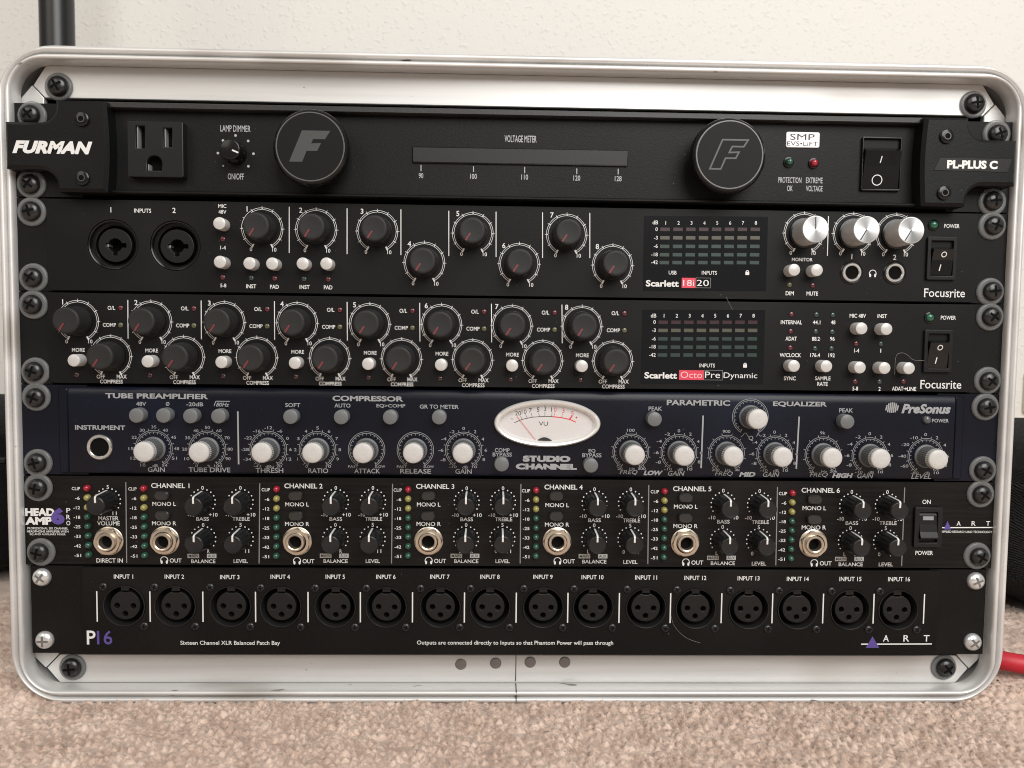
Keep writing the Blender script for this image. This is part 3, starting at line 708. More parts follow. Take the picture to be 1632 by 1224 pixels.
def jack(root, px, py, d, ro, ri, m, collar=None):
    c = at(px, py, d); b = MB()
    b.lathe(*c, [(ri, d-9), (ri, d+0.9), (ri+0.35, d+1.25), (ro-0.4, d+1.25), (ro, d+0.8), (ro, d-0.3)], 40); o = mk('jack_socket', b, m, root, angle=40)
    b = MB(); b.lathe(*c, [(ri+0.02, d+0.05), (0, d+0.06)], 24); mk('bore_shade', b, VOID, o)  # flat black disc standing in for the shade down the hole
    if collar:
        b = MB(); b.lathe(*c, [(ro+0.02, d-0.2), (collar, d-0.2), (collar, d+0.3), (ro+0.4, d+0.7), (ro+0.02, d+0.5)], 40, closed=True); mk('collar', b, GLOSS, o)
    return o
for x, y in ((1356.8, 434.4), (1425.3, 434.9)): jack(u2, x, y, D2, 4.7, 3.25, STEEL, 5.7)
phones_icon(p2, at(1390.8, 436, D2), 1.7, D2)
def power_led(root, x, y):
    c = at(x, y, D2); d = D2; b = MB(); b.lathe(*c, [(2.1, d), (2.0, d+0.8), (1.5, d+1.5), (0.8, d+1.8), (0, d+1.9)], 28); o = mk('indicator_led', b, LED_GP, root, angle=70)
    b = MB(); b.lathe(*c, [(2.15, d-0.2), (2.8, d-0.2), (2.7, d+0.5), (2.15, d+0.8)], 28, closed=True); mk('bezel', b, GLOSS, o)
LED_GP = led('green_power_led', (0.012, 0.085, 0.05), 0.1)
power_led(u2, 1487.4, 358.8); T2('POWER', 1517, 360.3, 6.3, 24.5)
rocker(u2, 1473.8, 1523.8, 378.3, 446, D2, SATIN, [(1.15, 1503.4, 405.8), ('I', 1499.3, 426.5)], fr=1.9, proud=1.9)
def serif_name(b, xl, xr, y):
    """the maker's name in roman letters: plain letters with serifs added at stem ends"""
    text(b, 'Focusrite', (xl+xr)/2, y, 13.2, xr-xl, D2, 0.006)
    k = mm(xl, y, D2); u0, vv = at(xl, y, D2); u1_ = at(xr, y, D2)[0]; base = vv-6.6*k; w = u1_-u0
    V0, F0, gx0, gx1, gy0, gy1 = glyphs('Focusrite', -0.003); k2 = w/(gx1-gx0)
    edge_ = lambda n: (glyphs('Focusrite'[:n], -0.003)[3]-gx0)*k2+u0          # right edge of the first n letters
    top = base+13.2*k; xh = base+9.3*k
    def serif(x0, x1, yy): b.line((x0, yy), (x1, yy), 0.2, D2+0.07)
    st = u0+0.25
    serif(st-0.35, st+0.75, base+0.12); serif(st-0.35, st+0.3, top-0.12)                        # F
    b.line((edge_(1)-0.1, top-0.05), (edge_(1)-0.1, top-0.95), 0.2, D2+0.07)
    for n in (5, 6):                                                                           # feet of r and i
        x = edge_(n)+0.42 if n == 5 else (edge_(6)+edge_(7))/2+0.12
        serif(x-0.3, x+0.5, base+0.12); serif(x-0.35, x+0.1, xh-0.1)
serif_name(p2, 1472.8, 1537.8, 466.8)
mk_groups('printed_lettering', p2, WHITE, u2, 8)

def display(root, quad, rows, xs, seg_w, seg_h, numy, lab_x, skew, d=D2):
    P = orient([at(x, y, d) for x, y in quad]); b = MB(); b.prism(P, d-0.3, d+0.12)
    o = mk('display_window', b, DISPLAY, root, smooth=False); dd = d+0.12
    for j, y in enumerate(rows):
        m = (SEG_R, SEG_Y, SEG_G, SEG_G, SEG_G)[j]
        for i, x in enumerate(xs):
            x2 = x-skew*j; c = at(x2, y, dd); k = mm(x2, y, dd); b = MB()
            b.box(c[0]-seg_w*k/2, c[0]+seg_w*k/2, c[1]-seg_h*k/2, c[1]+seg_h*k/2, dd-0.05, dd+0.05); mk('meter_segment', b, m, o, smooth=False)
    return o
q = [(1026.5, 344), (1224, 345.5), (1220.5, 464), (1024.7, 463.5)]
xs = [1060+20.52*i for i in range(8)]
dsp = display(u2, q, [365.5, 379, 392.7, 406, 418.5], xs, 15, 5.4, 0, 0, 0.35)
dt = MB(); DD = D2+0.13
def TD(s, x, y, h=6, w=None, bold=0.01, **k): text(dt, s, x, y, h, w, DD, bold, **k)
TD('dB', 1044.4, 354.5)
for i in range(8): TD(str(i+1), xs[i]+1, 355.3, 5.6)
for s_, y in (('0', 365.3), ('-3', 378.9), ('-6', 392.2), ('-18', 405.6), ('-42', 418)): TD(s_, 1048.2, y, 5.8, al='r')
TD('USB', 1072, 434.5, 6, 12.5); TD('INPUTS', 1130.4, 434.8, 6, 24)
def lock(x, y):
    c = at(x, y, DD); k = mm(x, y, DD); dt.flat([(c[0]-3*k, c[1]-4*k), (c[0]+3*k, c[1]-4*k), (c[0]+3*k, c[1]+1*k), (c[0]-3*k, c[1]+1*k)], DD+0.06)
    dt.arc((c[0], c[1]+1*k), 2*k, 1.1*k, -90, 90, DD+0.06, 8)
lock(1191, 434.2)
TD('Scarlett', 1055.5, 451.8, 10.2, 52.5, 0.03); TD('20', 1120, 451, 9.6, 19.5, 0.0)
fr = R(1109, 1132.5, 443.2, 458.6, DD)
for i in range(4): dt.line(fr[i], fr[(i+1) % 4], 0.06, DD+0.05)
mk('display_lettering', dt, WHITE, dsp, smooth=False)
b = MB(); b.flat(R(1086.3, 1108.6, 443, 458.7, DD), DD+0.05); rb = mk('red_label', b, REDBOX, dsp, smooth=False)
dt = MB(); text(dt, '18i', 1097.4, 451, 9.6, 17.5, DD+0.05, 0.0); mk('display_lettering', dt, WHITE, rb, smooth=False)
rack_screws(u2, 1)

u3 = thing('microphone_preamp', (0, VC[2]-22, 0), 'third unit from the top, black eight-channel preamp with two staggered rows of charcoal knobs', 'preamplifier')
ears(u3, 2, BLK2); body(u3, 2)
face(u3, 2, 77, 1552.7, 540, [])
p2 = MB()
gx = [(124.2, 511.5), (241, 512.4), (357.8, 513.4), (473.6, 514.6), (589.3, 516.1), (703.6, 517.5), (816, 519), (927.3, 520)]
cx = [(176.6, 567.5), (293, 568.5), (409.6, 569.6), (525.4, 570.8), (639.8, 572), (753.2, 573.3), (864.8, 574.6), (976.5, 575.4)]
for i in range(8):
    x, y = gx[i]; c = rubber_knob(u3, x, y, D2, h=11); scale(u3, c, D2)
    T2(str(i+1), x-24.2, y-30.3, 8.2, bold=0.02); T2('0', x-18, y+32.7, 6.2); T2('10', x+20, y+32.7, 6.2, 6.6)
    T2('O/L', x+53.4, y-20.8, 6.4, 12); T2('COMP', x+50.2, y+6.4, 6.2, 21)
    small_led(u3, x+68, y-20.6, LED_RD, d=D2); small_led(u3, x+68, y+6.6, LED_YD, d=D2)
    if i < 7: rule(u3, at(x+79.6, y-33.4, D2), at(x+80, y+28.2, D2), 0.42, D2+0.06)
    T2('MORE', x+0.8, y+46.2, 6.2, 20.4, bold=0.02)
    c0 = at(x, y+63.2, D2); push_button(u3, *[(117, 574.5), (234.9, 576), (352.6, 577.2), (469.7, 578.5), (586.5, 580), (702.7, 581.5), (816.3, 582.7), (927.6, 583.6)][i], d0=D2)
    small_led(u3, x-2, y+86, LED_RDD, d=D2)
    x, y = cx[i]; c = rubber_knob(u3, x, y, D2, h=11); scale(u3, c, D2)
    T2('OFF', x-15.8, y+32.7, 6.3, 13.3); T2('MAX', x+17.5, y+32.7, 6.3, 16); T2('COMPRESS', x+1, y+40.6, 6.3, 36, bold=0.02)
for x, y, m in ((1261.5, 500.8, LED_RD), (1260.2, 527.9, LED_RD), (1259.6, 554.2, LED_RD), (1301.4, 501.5, LED_GD), (1327.5, 502, LED_GD), (1300.2, 528.4, LED_GD), (1326.5, 529, LED_GD), (1299, 555.5, LED_GD), (1325.3, 555.5, LED_GD),
                (1364.7, 547.6, LED_RD), (1404, 548, LED_GD), (1363, 608, LED_RD), (1401.7, 608.4, LED_GD), (1440, 608, LED_RD)): small_led(u3, x, y, m, d=D2)
for s_, x, y, w in (('INTERNAL', 1261.3, 513.6, 34), ('ADAT', 1260.8, 539.7, 18), ('W/CLOCK', 1259.6, 566, 34), ('44.1', 1301.4, 513.8, 12), ('48', 1327.8, 513.8, 7), ('88.2', 1300.2, 540, 12.5), ('96', 1326.5, 540, 7.4), ('176.4', 1299, 566, 15.5), ('192', 1325.3, 566.3, 10),
                    ('SYNC', 1258.8, 603, 19), ('SAMPLE', 1311.3, 603, 24.5), ('RATE', 1310.8, 611.9, 16.5), ('MIC 48V', 1367, 503.3, 26), ('INST', 1406, 503.7, 15), ('1-4', 1365.2, 558.7, 8), ('1', 1403.6, 559, 1.2), ('5-8', 1363, 619.3, 9), ('2', 1401.7, 619.8, 3.5)): T2(s_, x, y, 6.2, w, bold=0.02)
T2('ADAT', 1430.5, 619.3, 6.2, 18, bold=0.02); T2('LINE', 1452.8, 619.8, 6.2, 14.5, bold=0.02)
c = at(1442.4, 619.6, D2); p2.line((c[0]-0.8, c[1]), (c[0]+0.5, c[1]), 0.35, D2+0.06); p2.flat([(c[0]+0.2, c[1]-0.7), (c[0]+1.0, c[1]), (c[0]+0.2, c[1]+0.7)], D2+0.065)
for x, y in ((1265.7, 583.3), (1317.4, 583.8), (1373.6, 523.4), (1413.3, 524.4), (1370.9, 585.8), (1410.3, 586.7), (1449.2, 587)): push_button(u3, x, y, d0=D2)
power_led(u3, 1481.2, 506.2); T2('POWER', 1511.3, 506.4, 6.3, 24)
rocker(u3, 1469, 1517, 526, 593, D2, SATIN, [(1.15, 1497.2, 554), ('I', 1493.2, 574.7)], fr=1.9, proud=1.9)
serif_name(p2, 1466.8, 1532, 612.6)
mk_groups('printed_lettering', p2, WHITE, u3, 8)
xs = [1057+20.38*i for i in range(8)]
dsp = display(u3, [(1023.5, 493.5), (1219.5, 494.3), (1216, 612.4), (1021.2, 612)], [513.6, 526.6, 540, 553.3, 565.8], xs, 15, 5.4, 0, 0, 0.3)
dt = MB()
TD('dB', 1041.6, 503)
for i in range(8): TD(str(i+1), xs[i]+1.3, 503.2, 5.8)
for s_, y in (('0', 513.2), ('-3', 526.3), ('-6', 539.8), ('-18', 552.6), ('-42', 565.6)): TD(s_, 1045, y, 5.8, al='r')
TD('INPUTS', 1127, 582.5, 6, 24.5); lock(1187.4, 581.8)
TD('Scarlett', 1053, 598.3, 10.2, 52, 0.03); TD('Pre', 1135.6, 597.4, 10, 24, 0.0); TD('Dynamic', 1180, 599.6, 11.5, 53.6, 0.0)
fr = R(1121.6, 1151.5, 590.4, 605.4, DD)
for i in range(4): dt.line(fr[i], fr[(i+1) % 4], 0.06, DD+0.05)
mk('display_lettering', dt, WHITE, dsp, smooth=False)
b = MB(); b.flat(R(1082, 1121.5, 590.2, 605.2, DD), DD+0.05); rb = mk('red_label', b, REDBOX, dsp, smooth=False)
dt = MB(); text(dt, 'Octo', 1101.8, 597.4, 10.3, 34.5, DD+0.05, 0.0); mk('display_lettering', dt, mat('pink_print', (0.75, 0.45, 0.45), 0.5), rb, smooth=False)
rack_screws(u3, 2)

# ================================================================== unit 4: channel strip
D4 = 2.0
u4 = thing('channel_strip', (0, VC[3]-22, 0), 'fourth unit from the top, navy channel strip with an oval needle meter and white-capped knobs', 'channel strip')
ears(u4, 3, NAVY); body(u4, 3)
v = VC[3]
uL, uR = at(110, 700, D4)[0], at(1520, 700, D4)[0]
# face with a rounded upper and lower edge
sec = [(v-21.2, 0.05), (v-21.0, D4-0.9), (v-20.3, D4-0.25), (v-19.0, D4), (v+16.5, D4), (v+18.8, D4-0.3), (v+20.4, D4-1.0), (v+21.2, 0.05)]
b = MB(); n = len(sec)
vs_ = [(uL, y, z) for y, z in sec]+[(uR, y, z) for y, z in sec]
b.add(vs_, [tuple(range(n)), tuple(reversed(range(n, 2*n)))]+[(i, n+i, n+(i+1) % n, (i+1) % n) for i in range(n)])
o = mk('front_panel', b, NAVY, u4, angle=40); fix_normals(o)
for sg, ue in ((-1, uL), (1, uR)):
    b = MB(); x0, x1 = sorted((ue+sg*0.5, ue+sg*5.2)); b.rbox(x0, x1, v-21.0, v+20.6, 0.05, 1.5, 1.4, 0.6); mk('end_rib', b, NAVY, u4)
p4 = MB()
def T4(s, x, y, h=6.4, w=None, bold=0.012, **k): text(p4, s, x, y, h, w, D4, bold, **k)
T4('TUBE PREAMPLIFIER', 250, 631.3, 8.4, 164, 0.035); T4('COMPRESSOR', 586.4, 635.3, 8.6, 113, 0.035); T4('PARAMETRIC', 1113.2, 641.9, 8.8, 101, 0.03); T4('EQUALIZER', 1275, 644.4, 8.8, 86, 0.03)
for s_, x, y, w in (('48V', 225, 643.6, 16), ('Ø', 267.2, 643.7, 6), ('-20dB', 310.5, 644.3, 27), ('SOFT', 466.6, 645.6, 24), ('AUTO', 545.8, 646.3, 25.6), ('EQ>COMP', 623, 647.2, 46), ('GR TO METER', 700, 648.2, 62), ('PEAK', 1044.4, 651.2, 21.6), ('PEAK', 1348.4, 654, 22), ('COMP', 800.4, 717.5, 23.6), ('BYPASS', 800.4, 724.4, 30.5), ('EQ', 943.5, 718.8, 11), ('BYPASS', 943.3, 725.6, 30.5)): T4(s_, x, y, 6.5, w, 0.022)
T4('80Hz', 355, 644.8, 6.5, 21, 0.02, shear=0.3)
for p, q in (((341.2, 647), (344, 639.4)), ((344, 639.4), (366.4, 639.6))): p4.line(at(*p, D4), at(*q, D4), 0.35, D4+0.06)
T4('INSTRUMENT', 159.7, 681.4, 7.6, 80, 0.03)
for s_, x, y, w, it, bo in (('GAIN', 249.2, 748.3, 27, 0, 0), ('TUBE DRIVE', 334, 748.8, 66.5, 0, 0), ('THRESH', 429.5, 749.7, 44, 0, 0), ('RATIO', 507.2, 750.1, 31.6, 0, 0), ('ATTACK', 585.2, 750.6, 41, 0, 0), ('RELEASE', 662.4, 751, 49, 0, 0), ('GAIN', 738.7, 751.3, 26, 0, 0),
                        ('FREQ', 1001.7, 753, 28.4, .25, 0), ('LOW', 1041, 753.7, 31, .25, 1), ('GAIN', 1077.8, 754.3, 26.6, .25, 0), ('FREQ', 1153.5, 755.2, 28.4, .25, 0), ('MID', 1190.8, 756, 26, .25, 1), ('GAIN', 1229, 756.2, 26, .25, 0), ('FREQ', 1304.8, 757, 28.4, .25, 0), ('HIGH', 1342.7, 757.9, 33.4, .25, 1), ('GAIN', 1379, 758.3, 25.4, .25, 0), ('LEVEL', 1467.8, 759.2, 31.6, .25, 0)):
    T4(s_, x, y, 7.6, w, 0.05 if bo else 0.014, shear=it)
for p, q in (((379, 655.6), (380.4, 740)), ((1120.6, 662.3), (1117.3, 746)), ((1273.6, 664), (1269, 747))): rule(u4, at(*p, D4), at(*q, D4), 0.75, D4+0.06, SILK)
AL = (-150, -115, -90, -60, -32, 0, 32, 60, 90, 115, 150)
DIALS = [(245.2, 715, '10 12 15 22 30 35 40 45 48 51 54', 'dB'), (330.6, 715.8, '0 10 20 30 40 50 60 70 80 90 100', '%'), (427.6, 716.3, '-43 -34 -28 -22 -16 -12 -6 0 6 12 20', 'dBu'), (506.1, 716.7, '0 1 2 3 4 5 6 7 8 9 10', ''),
         (584.3, 717, 'FAST . . . . . . . . . SLOW', ''), (662, 717.2, 'FAST . . . . . . . . . SLOW', ''), (738.9, 717.4, '-10 -8 -6 -4 -2 0 2 4 6 8 10', 'dB'), (1005.4, 720.3, '20 . . . . 100 . . . . 300', 'Hz'), (1082, 721.2, '-10 -8 -6 -4 -2 0 2 4 6 8 10', 'dB'),
         (1157.8, 722.2, '200 . . . . 900 . . . . 3k', 'Hz'), (1234.4, 723.2, '-10 -8 -6 -4 -2 0 2 4 6 8 10', 'dB'), (1195.8, 664.4, '. . . . . . . . . . .', ''), (1311.2, 724.6, '2k . . . . 9k . . . . 20k', 'Hz'), (1386, 725.8, '-10 -8 -6 -4 -2 0 2 4 6 8 10', 'dB'), (1475, 727, '-80 -60 -40 -20 -10 0 2 4 6 8 10', 'dB')]
def white_knob(root, px, py, d):
    c = at(px, py, d); b = MB(); H = 11.5
    b.lathe(*c, [(5.9, d+0.2), (5.8, d+0.9), (5.3, d+1.2), (5.1, d+1.4), (4.95, d+H-3.4)], 96, mod=lambda a, k: 1+(0.018*(1 if math.cos(a*32) > 0 else -1) if k >= 3 else 0)); o = mk('knob', b, GREYK, root, angle=25)
    b = MB(); b.lathe(*c, [(4.9, d+H-3.4), (5.0, d+H-3.2), (4.95, d+H-1.6)], 96, mod=lambda a, k: 1+0.018*(1 if math.cos(a*32) > 0 else -1)); mk('knob_grip', b, LGREY2, o, angle=25)
    b = MB(); b.lathe(*c, [(4.8, d+H-1.8), (4.88, d+H-0.9), (4.7, d+H-0.35), (4.2, d+H-0.02), (2, d+H+0.1), (0, d+H+0.12)], 40); mk('knob_cap', b, WHITEK, o, angle=60)
    return c
LGREY2 = mat('light_grey_plastic', (0.50, 0.49, 0.48), 0.45)
for x, y, labs, unit in DIALS:
    c = white_knob(u4, x, y, D4); r = 8.9; dd = D4+0.06
    p4.arc(c, r, 0.22, -148, 148, dd, 40); p4.arc(c, r-0.75, 0.2, -146, 146, dd, 40)
    for i in range(21):
        a = math.radians(-146+292*i/20); sx, cy = math.sin(a), math.cos(a)
        p4.line((c[0]+(r-0.75)*sx, c[1]+(r-0.75)*cy), (c[0]+(r-1.7)*sx, c[1]+(r-1.7)*cy), 0.22, dd)
    for a0 in (-148, 148):
        a = math.radians(a0); sx, cy = math.sin(a), math.cos(a); p4.line((c[0]+(r-1.5)*sx, c[1]+(r-1.5)*cy), (c[0]+(r+0.2)*sx, c[1]+(r+0.2)*cy), 0.22, dd)
    L_ = labs.split(); num = any(s_ != '.' for s_ in L_) and 'FAST' not in labs
    if num:
        for a0 in (-137, -105, -75, -45, -15, 15, 45, 75, 105, 137):
            a = math.radians(a0); sx, cy = math.sin(a), math.cos(a); p4.line((c[0]+r*sx, c[1]+r*cy), (c[0]+(r+1.1)*sx, c[1]+(r+1.1)*cy), 0.25, dd)
    for a0, s_ in zip(AL, L_):
        if s_ == '.': continue
        a = math.radians(a0); rr = 34.6+(0.8*len(s_) if abs(a0) in (90, 60, 115) else 0); ex = 0
        if s_ in ('FAST', 'SLOW'): ex = -4 if s_ == 'FAST' else 4
        hh = 4.1 if abs(a0) == 150 else 4.8; text(p4, s_, x+rr*math.sin(a)+ex, y-rr*math.cos(a)-(3.4 if abs(a0) == 150 else 0), hh, (4.1*len(s_) if s_ not in ('1', '-1') else None), D4, 0.008)
    if unit: text(p4, unit, x+2.2, y+27.0, 4.4, 4.4*len(unit), D4, 0.008)
T4('Q', 1196.7, 698.6, 8, 7.6, 0.02)
for pts in (((1180.7, 696.4), (1184, 694), (1186.3, 690.2), (1189, 690.2), (1191.6, 694.5), (1194, 697)), ((1205, 695.5), (1207.4, 693), (1208.3, 689), (1209.6, 693), (1212, 695.5))):
    for p, q in zip(pts, pts[1:]): p4.line(at(*p, D4), at(*q, D4), 0.25, D4+0.06)
T4('STUDIO', 871.2, 731.2, 10, 76, 0.075); T4('CHANNEL', 870.7, 743.7, 9.6, 97.5, 0.075)
T4('PreSonus', 1476, 651.5, 15.2, 78.5, 0.045, shear=0.25); T4('POWER', 1498.7, 670.4, 5.8, 26.6, 0.025)
c = at(1421.5, 650, D4)
for i in range(7):
    f = (i-3)/3.4; hh = 2.7*math.sqrt(max(0.12, 1-f*f)); x = c[0]+f*3.2; g = 0.25 if i in (2, 3, 4) else 0.0
    p4.flat([(x-0.32-0.25, c[1]-hh+g), (x+0.36-0.25, c[1]-hh+g), (x+0.36+0.25, c[1]+hh), (x-0.32+0.25, c[1]+hh)], D4+0.06)
mk_groups('printed_lettering', p4, SILK, u4, 8)
for x, y in ((216.7, 662.4), (259.9, 662.4), (303, 663.3), (347.7, 663.5), (462.6, 664.4), (543.4, 665), (621.6, 665.2), (699.7, 665.2), (1043.6, 668.4), (1350.9, 672.3), (799.5, 740.3), (942, 742.2)):
    push_button(u4, x, y, 3.55, 5.0, GREYB, D4)
c = at(1476, 669, D4); b = MB(); b.lathe(*c, [(2.0, D4-0.2), (2.0, D4+1), (1.5, D4+1.8), (0, D4+2.2)], 24); mk('indicator_led', b, LED_GREY, u4, angle=70)
jack(u4, 159.7, 712.4, D4, 6.1, 4.5, STEEL)
# oval needle meter
vc = at(872.5, 675, D4+2); A, B = 26.0, 11.6
def ell(prof, n=72):
    b = MB(); vs = []; fs = []
    for off, d in prof:
        for i in range(n): t = 2*math.pi*i/n; vs.append((vc[0]+(A-off)*math.cos(t), vc[1]+(B-off*0.92)*math.sin(t), d))
    for k in range(len(prof)-1):
        for i in range(n): j = (i+1) % n; fs.append((k*n+i, k*n+j, (k+1)*n+j, (k+1)*n+i))
    return b.add(vs, fs), n, len(prof)
b, _, _ = ell([(0, D4-0.2), (0, D4+1.6), (0.25, D4+2.5), (0.9, D4+3.1), (1.7, D4+2.9), (2.3, D4+2.6), (2.9, D4+1.4), (3.5, D4+0.3)])
vu = mk('needle_meter', b, BEZEL, u4, angle=60)
b = MB(); VD = D4+0.25; n = 60; b.flat([(vc[0]+(A-3.4)*math.cos(2*math.pi*i/n), vc[1]+(B-3.1)*math.sin(2*math.pi*i/n)) for i in range(n)], VD); mk('meter_face', b, VUFACE, vu, smooth=False)
def vp(x, y): return at(760+x/5.44, 620+y/5.44, VD)
b = MB(); br = MB()
arcp = [(325, 292), (392, 263), (480, 244), (590, 237), (650, 239)]; arcr = [(650, 239), (735, 248), (810, 265), (858, 287)]
for p, q in zip(arcp, arcp[1:]): b.line(vp(*p), vp(*q), 0.3, VD+0.05)
for p, q in zip(arcr, arcr[1:]): br.line(vp(*p), vp(*q), 0.5, VD+0.05)
for x0, y0, x1, y1 in ((395, 262, 378, 237), (437, 250, 422, 220), (482, 243, 470, 208), (542, 238, 536, 203), (590, 237, 590, 198), (648, 238, 652, 203)): b.line(vp(x0, y0), vp(x1, y1), 0.2, VD+0.05)
for x0, y0, x1, y1, w in ((667, 240, 676, 205, .2), (733, 246, 746, 212, .2), (800, 266, 826, 234, .7)): br.line(vp(x0, y0), vp(x1, y1), w, VD+0.06)
def vt(bb, s, x, y, h=38, w=None): text(bb, s, 760+x/5.44, 620+y/5.44, h/5.44, w, VD, 0.0)
for s_, x, y in (('20', 358, 210), ('10', 410, 196), ('7', 464, 185), ('5', 531, 178), ('3', 592, 172), ('1', 647, 178)): vt(b, s_, x, y)
for s_, x, y in (('0', 679, 178), ('3', 750, 188), ('5', 828, 212)): vt(br, s_, x, y)
vt(b, 'VU', 577, 300, 36, 14.5); b.line(vp(296, 256), vp(316, 262), 0.22, VD+0.05); br.line(vp(853, 245), vp(873, 249), 0.25, VD+0.05); br.line(vp(864, 237), vp(862, 257), 0.25, VD+0.05)
mk('scale_print', b, INK, vu, smooth=False); mk('red_scale_print', br, REDINK, vu, smooth=False)
b = MB(); p, q = vp(347, 235), vp(512, 446); b.line(p, q, 0.22, VD+0.5); mk('needle', b, REDINK, vu, smooth=False)
b = MB(); pv = [vp(512+146*i/12, 452-34*math.sin(math.pi*i/12)) for i in range(13)]; b.prism(orient(pv), VD+0.02, VD+0.7, 0.1); mk('pivot_cover', b, INK, vu)
rack_screws(u4, 3)

# ================================================================== unit 5: headphone amplifier
D5 = 0.05
u5 = thing('headphone_amplifier', (0, VC[4]-22, 0), 'fifth unit from the top, brushed black headphone amplifier with led columns and gold jacks', 'headphone amplifier')
b = MB(); b.box(-241, 241, VC[4]-21.85, VC[4]+21.85, -2.6, 0); mk('front_panel', b, BRUSH, u5, smooth=False); body(u5, 4)
D5 = 0.0
p5 = MB(); pp = MB(); pd = MB()
def T5(s, x, y, h=6.2, w=None, bold=0.014, bb=None, **k): text(bb or p5, s, x, y, h, w, D5, bold, **k)
T5('HEAD', 63.6, 816.2, 12.9, 46.8, 0.055); T5('AMP', 61.8, 830, 12.9, 43.2, 0.055); T5('6', 92.2, 822.6, 27.6, 22, 0.07, pp, rise=0.09)
for s_, y in (('P', 813.4), ('R', 824), ('O', 833.6)): T5(s_, 109, y, 7.4, 6.4)
for s_, y, w in (('PROFESSIONAL SIX CHANNEL', 842, 65), ('HEADPHONE AMPLIFIER WITH', 847, 66), ('EQ AND AUXILIARY MIXER', 851.7, 57)): T5(s_, 76.2, y, 3.6, w)
def led_column(x0, y0, x1, y1, master=False):
    for i, s_ in enumerate(('CLIP', '-6', '-12', '-18', '-25', '-33', '-42', '-51')):
        f = i/7; x = x0+(x1-x0)*f; y = y0+(y1-y0)*f
        m = LED_R if i == 0 else LED_Y if i < 3 else LED_G
        c = at(x, y, D5+1.5); b = MB(); r = 1.62; d = D5
        b.lathe(*c, [(r, d-0.3), (r, d+0.9), (r*0.9, d+1.5), (r*0.66, d+2.05), (r*0.34, d+2.35), (0, d+2.45)], 22); mk('level_led', b, m, u5, angle=80)
        T5(s_, x-(9.6 if i == 0 else 10.4), y+0.2, 5.0 if i else 5.2, {4: 13.2, 3: 10.6, 2: 7.4}[len(s_)], al='r' if i else 'r')
led_column(137.2, 778.5, 139.8, 885, True)
CH6 = [(227.4, 779, 229.4, 886), (439.8, 780.3, 439.4, 887), (650, 780.8, 649.8, 886.6), (854.5, 782, 854, 887.2), (1059.8, 783.5, 1058.2, 888.8), (1264, 786.4, 1261.2, 891)]
for c in CH6: led_column(*c)
def art_knob(px, py, top, names):
    d = D5; H = 12.0; c = at(px, py, d); b = MB()
    fl = lambda a, k: 1-(0.055 if k in (1, 2) and math.cos(a*14) > 0.15 else 0)
    b.lathe(*c, [(5.3, d+0.3), (5.25, d+1.0), (4.75, d+H-2.6), (4.75, d+H-2.4), (4.6, d+H-0.9), (4.3, d+H-0.25), (3.9, d+H), (3.3, d+H-0.15), (0, d+H-0.35)], 84, mod=fl); o = mk('knob', b, GLOSSK, u5, angle=35)
    b = MB(); w = 0.42; path = [(5.42, d+0.9), (5.0, d+H-2.5), (4.78, d+H-0.8), (4.3, d+H-0.1), (3.9, d+H+0.14), (1.6, d+H+0.0)]
    vs = [(c[0]+sg*w, c[1]+r, z) for r, z in path for sg in (-1, 1)]+[(c[0]+sg*w, c[1]+r-0.4, z-0.4) for r, z in path for sg in (-1, 1)]
    K = len(path); fs = [(2*i, 2*i+1, 2*i+3, 2*i+2) for i in range(K-1)]+[(2*K+2*i, 2*K+2*i+2, 2*K+2*i+3, 2*K+2*i+1) for i in range(K-1)]
    for sd in (0, 1): fs += [(2*i+sd, 2*i+2+sd, 2*K+2*i+2+sd, 2*K+2*i+sd) for i in range(K-1)]
    fs += [(0, 1, 2*K+1, 2*K), (2*K-2, 2*K-1, 4*K-1, 4*K-2)]
    b.add(vs, fs); q = mk('pointer', b, WHITE, o, smooth=False); fix_normals(q)
    r = 6.15
    for a0 in (-124, -103, -82, -62, -41, -21, 21, 41, 62, 82, 103, 124):
        a = math.radians(a0); p5.disc((c[0]+r*math.sin(a), c[1]+r*math.cos(a)), 0.36, d+0.06, 10)
    T5(top, px, py-21.8, 6.2)
    for s_, dx, dy, w_ in names: T5(s_, px+dx, py+dy, 6.0, w_)
DIMBOX = mat('grey_box_print', (0.42, 0.42, 0.41), 0.5)
GLOSSK = mat('gloss_knob_plastic', (0.010, 0.010, 0.0105), 0.32, spec=0.4)
art_knob(171.7, 798, '5', [('0', -11, 20, None), ('11', 11, 20, 6.6)])
T5('MASTER', 173, 826, 6.8, 32); T5('VOLUME', 173, 834, 6.8, 36); T5('DIRECT IN', 174.8, 893.2, 7, 42)
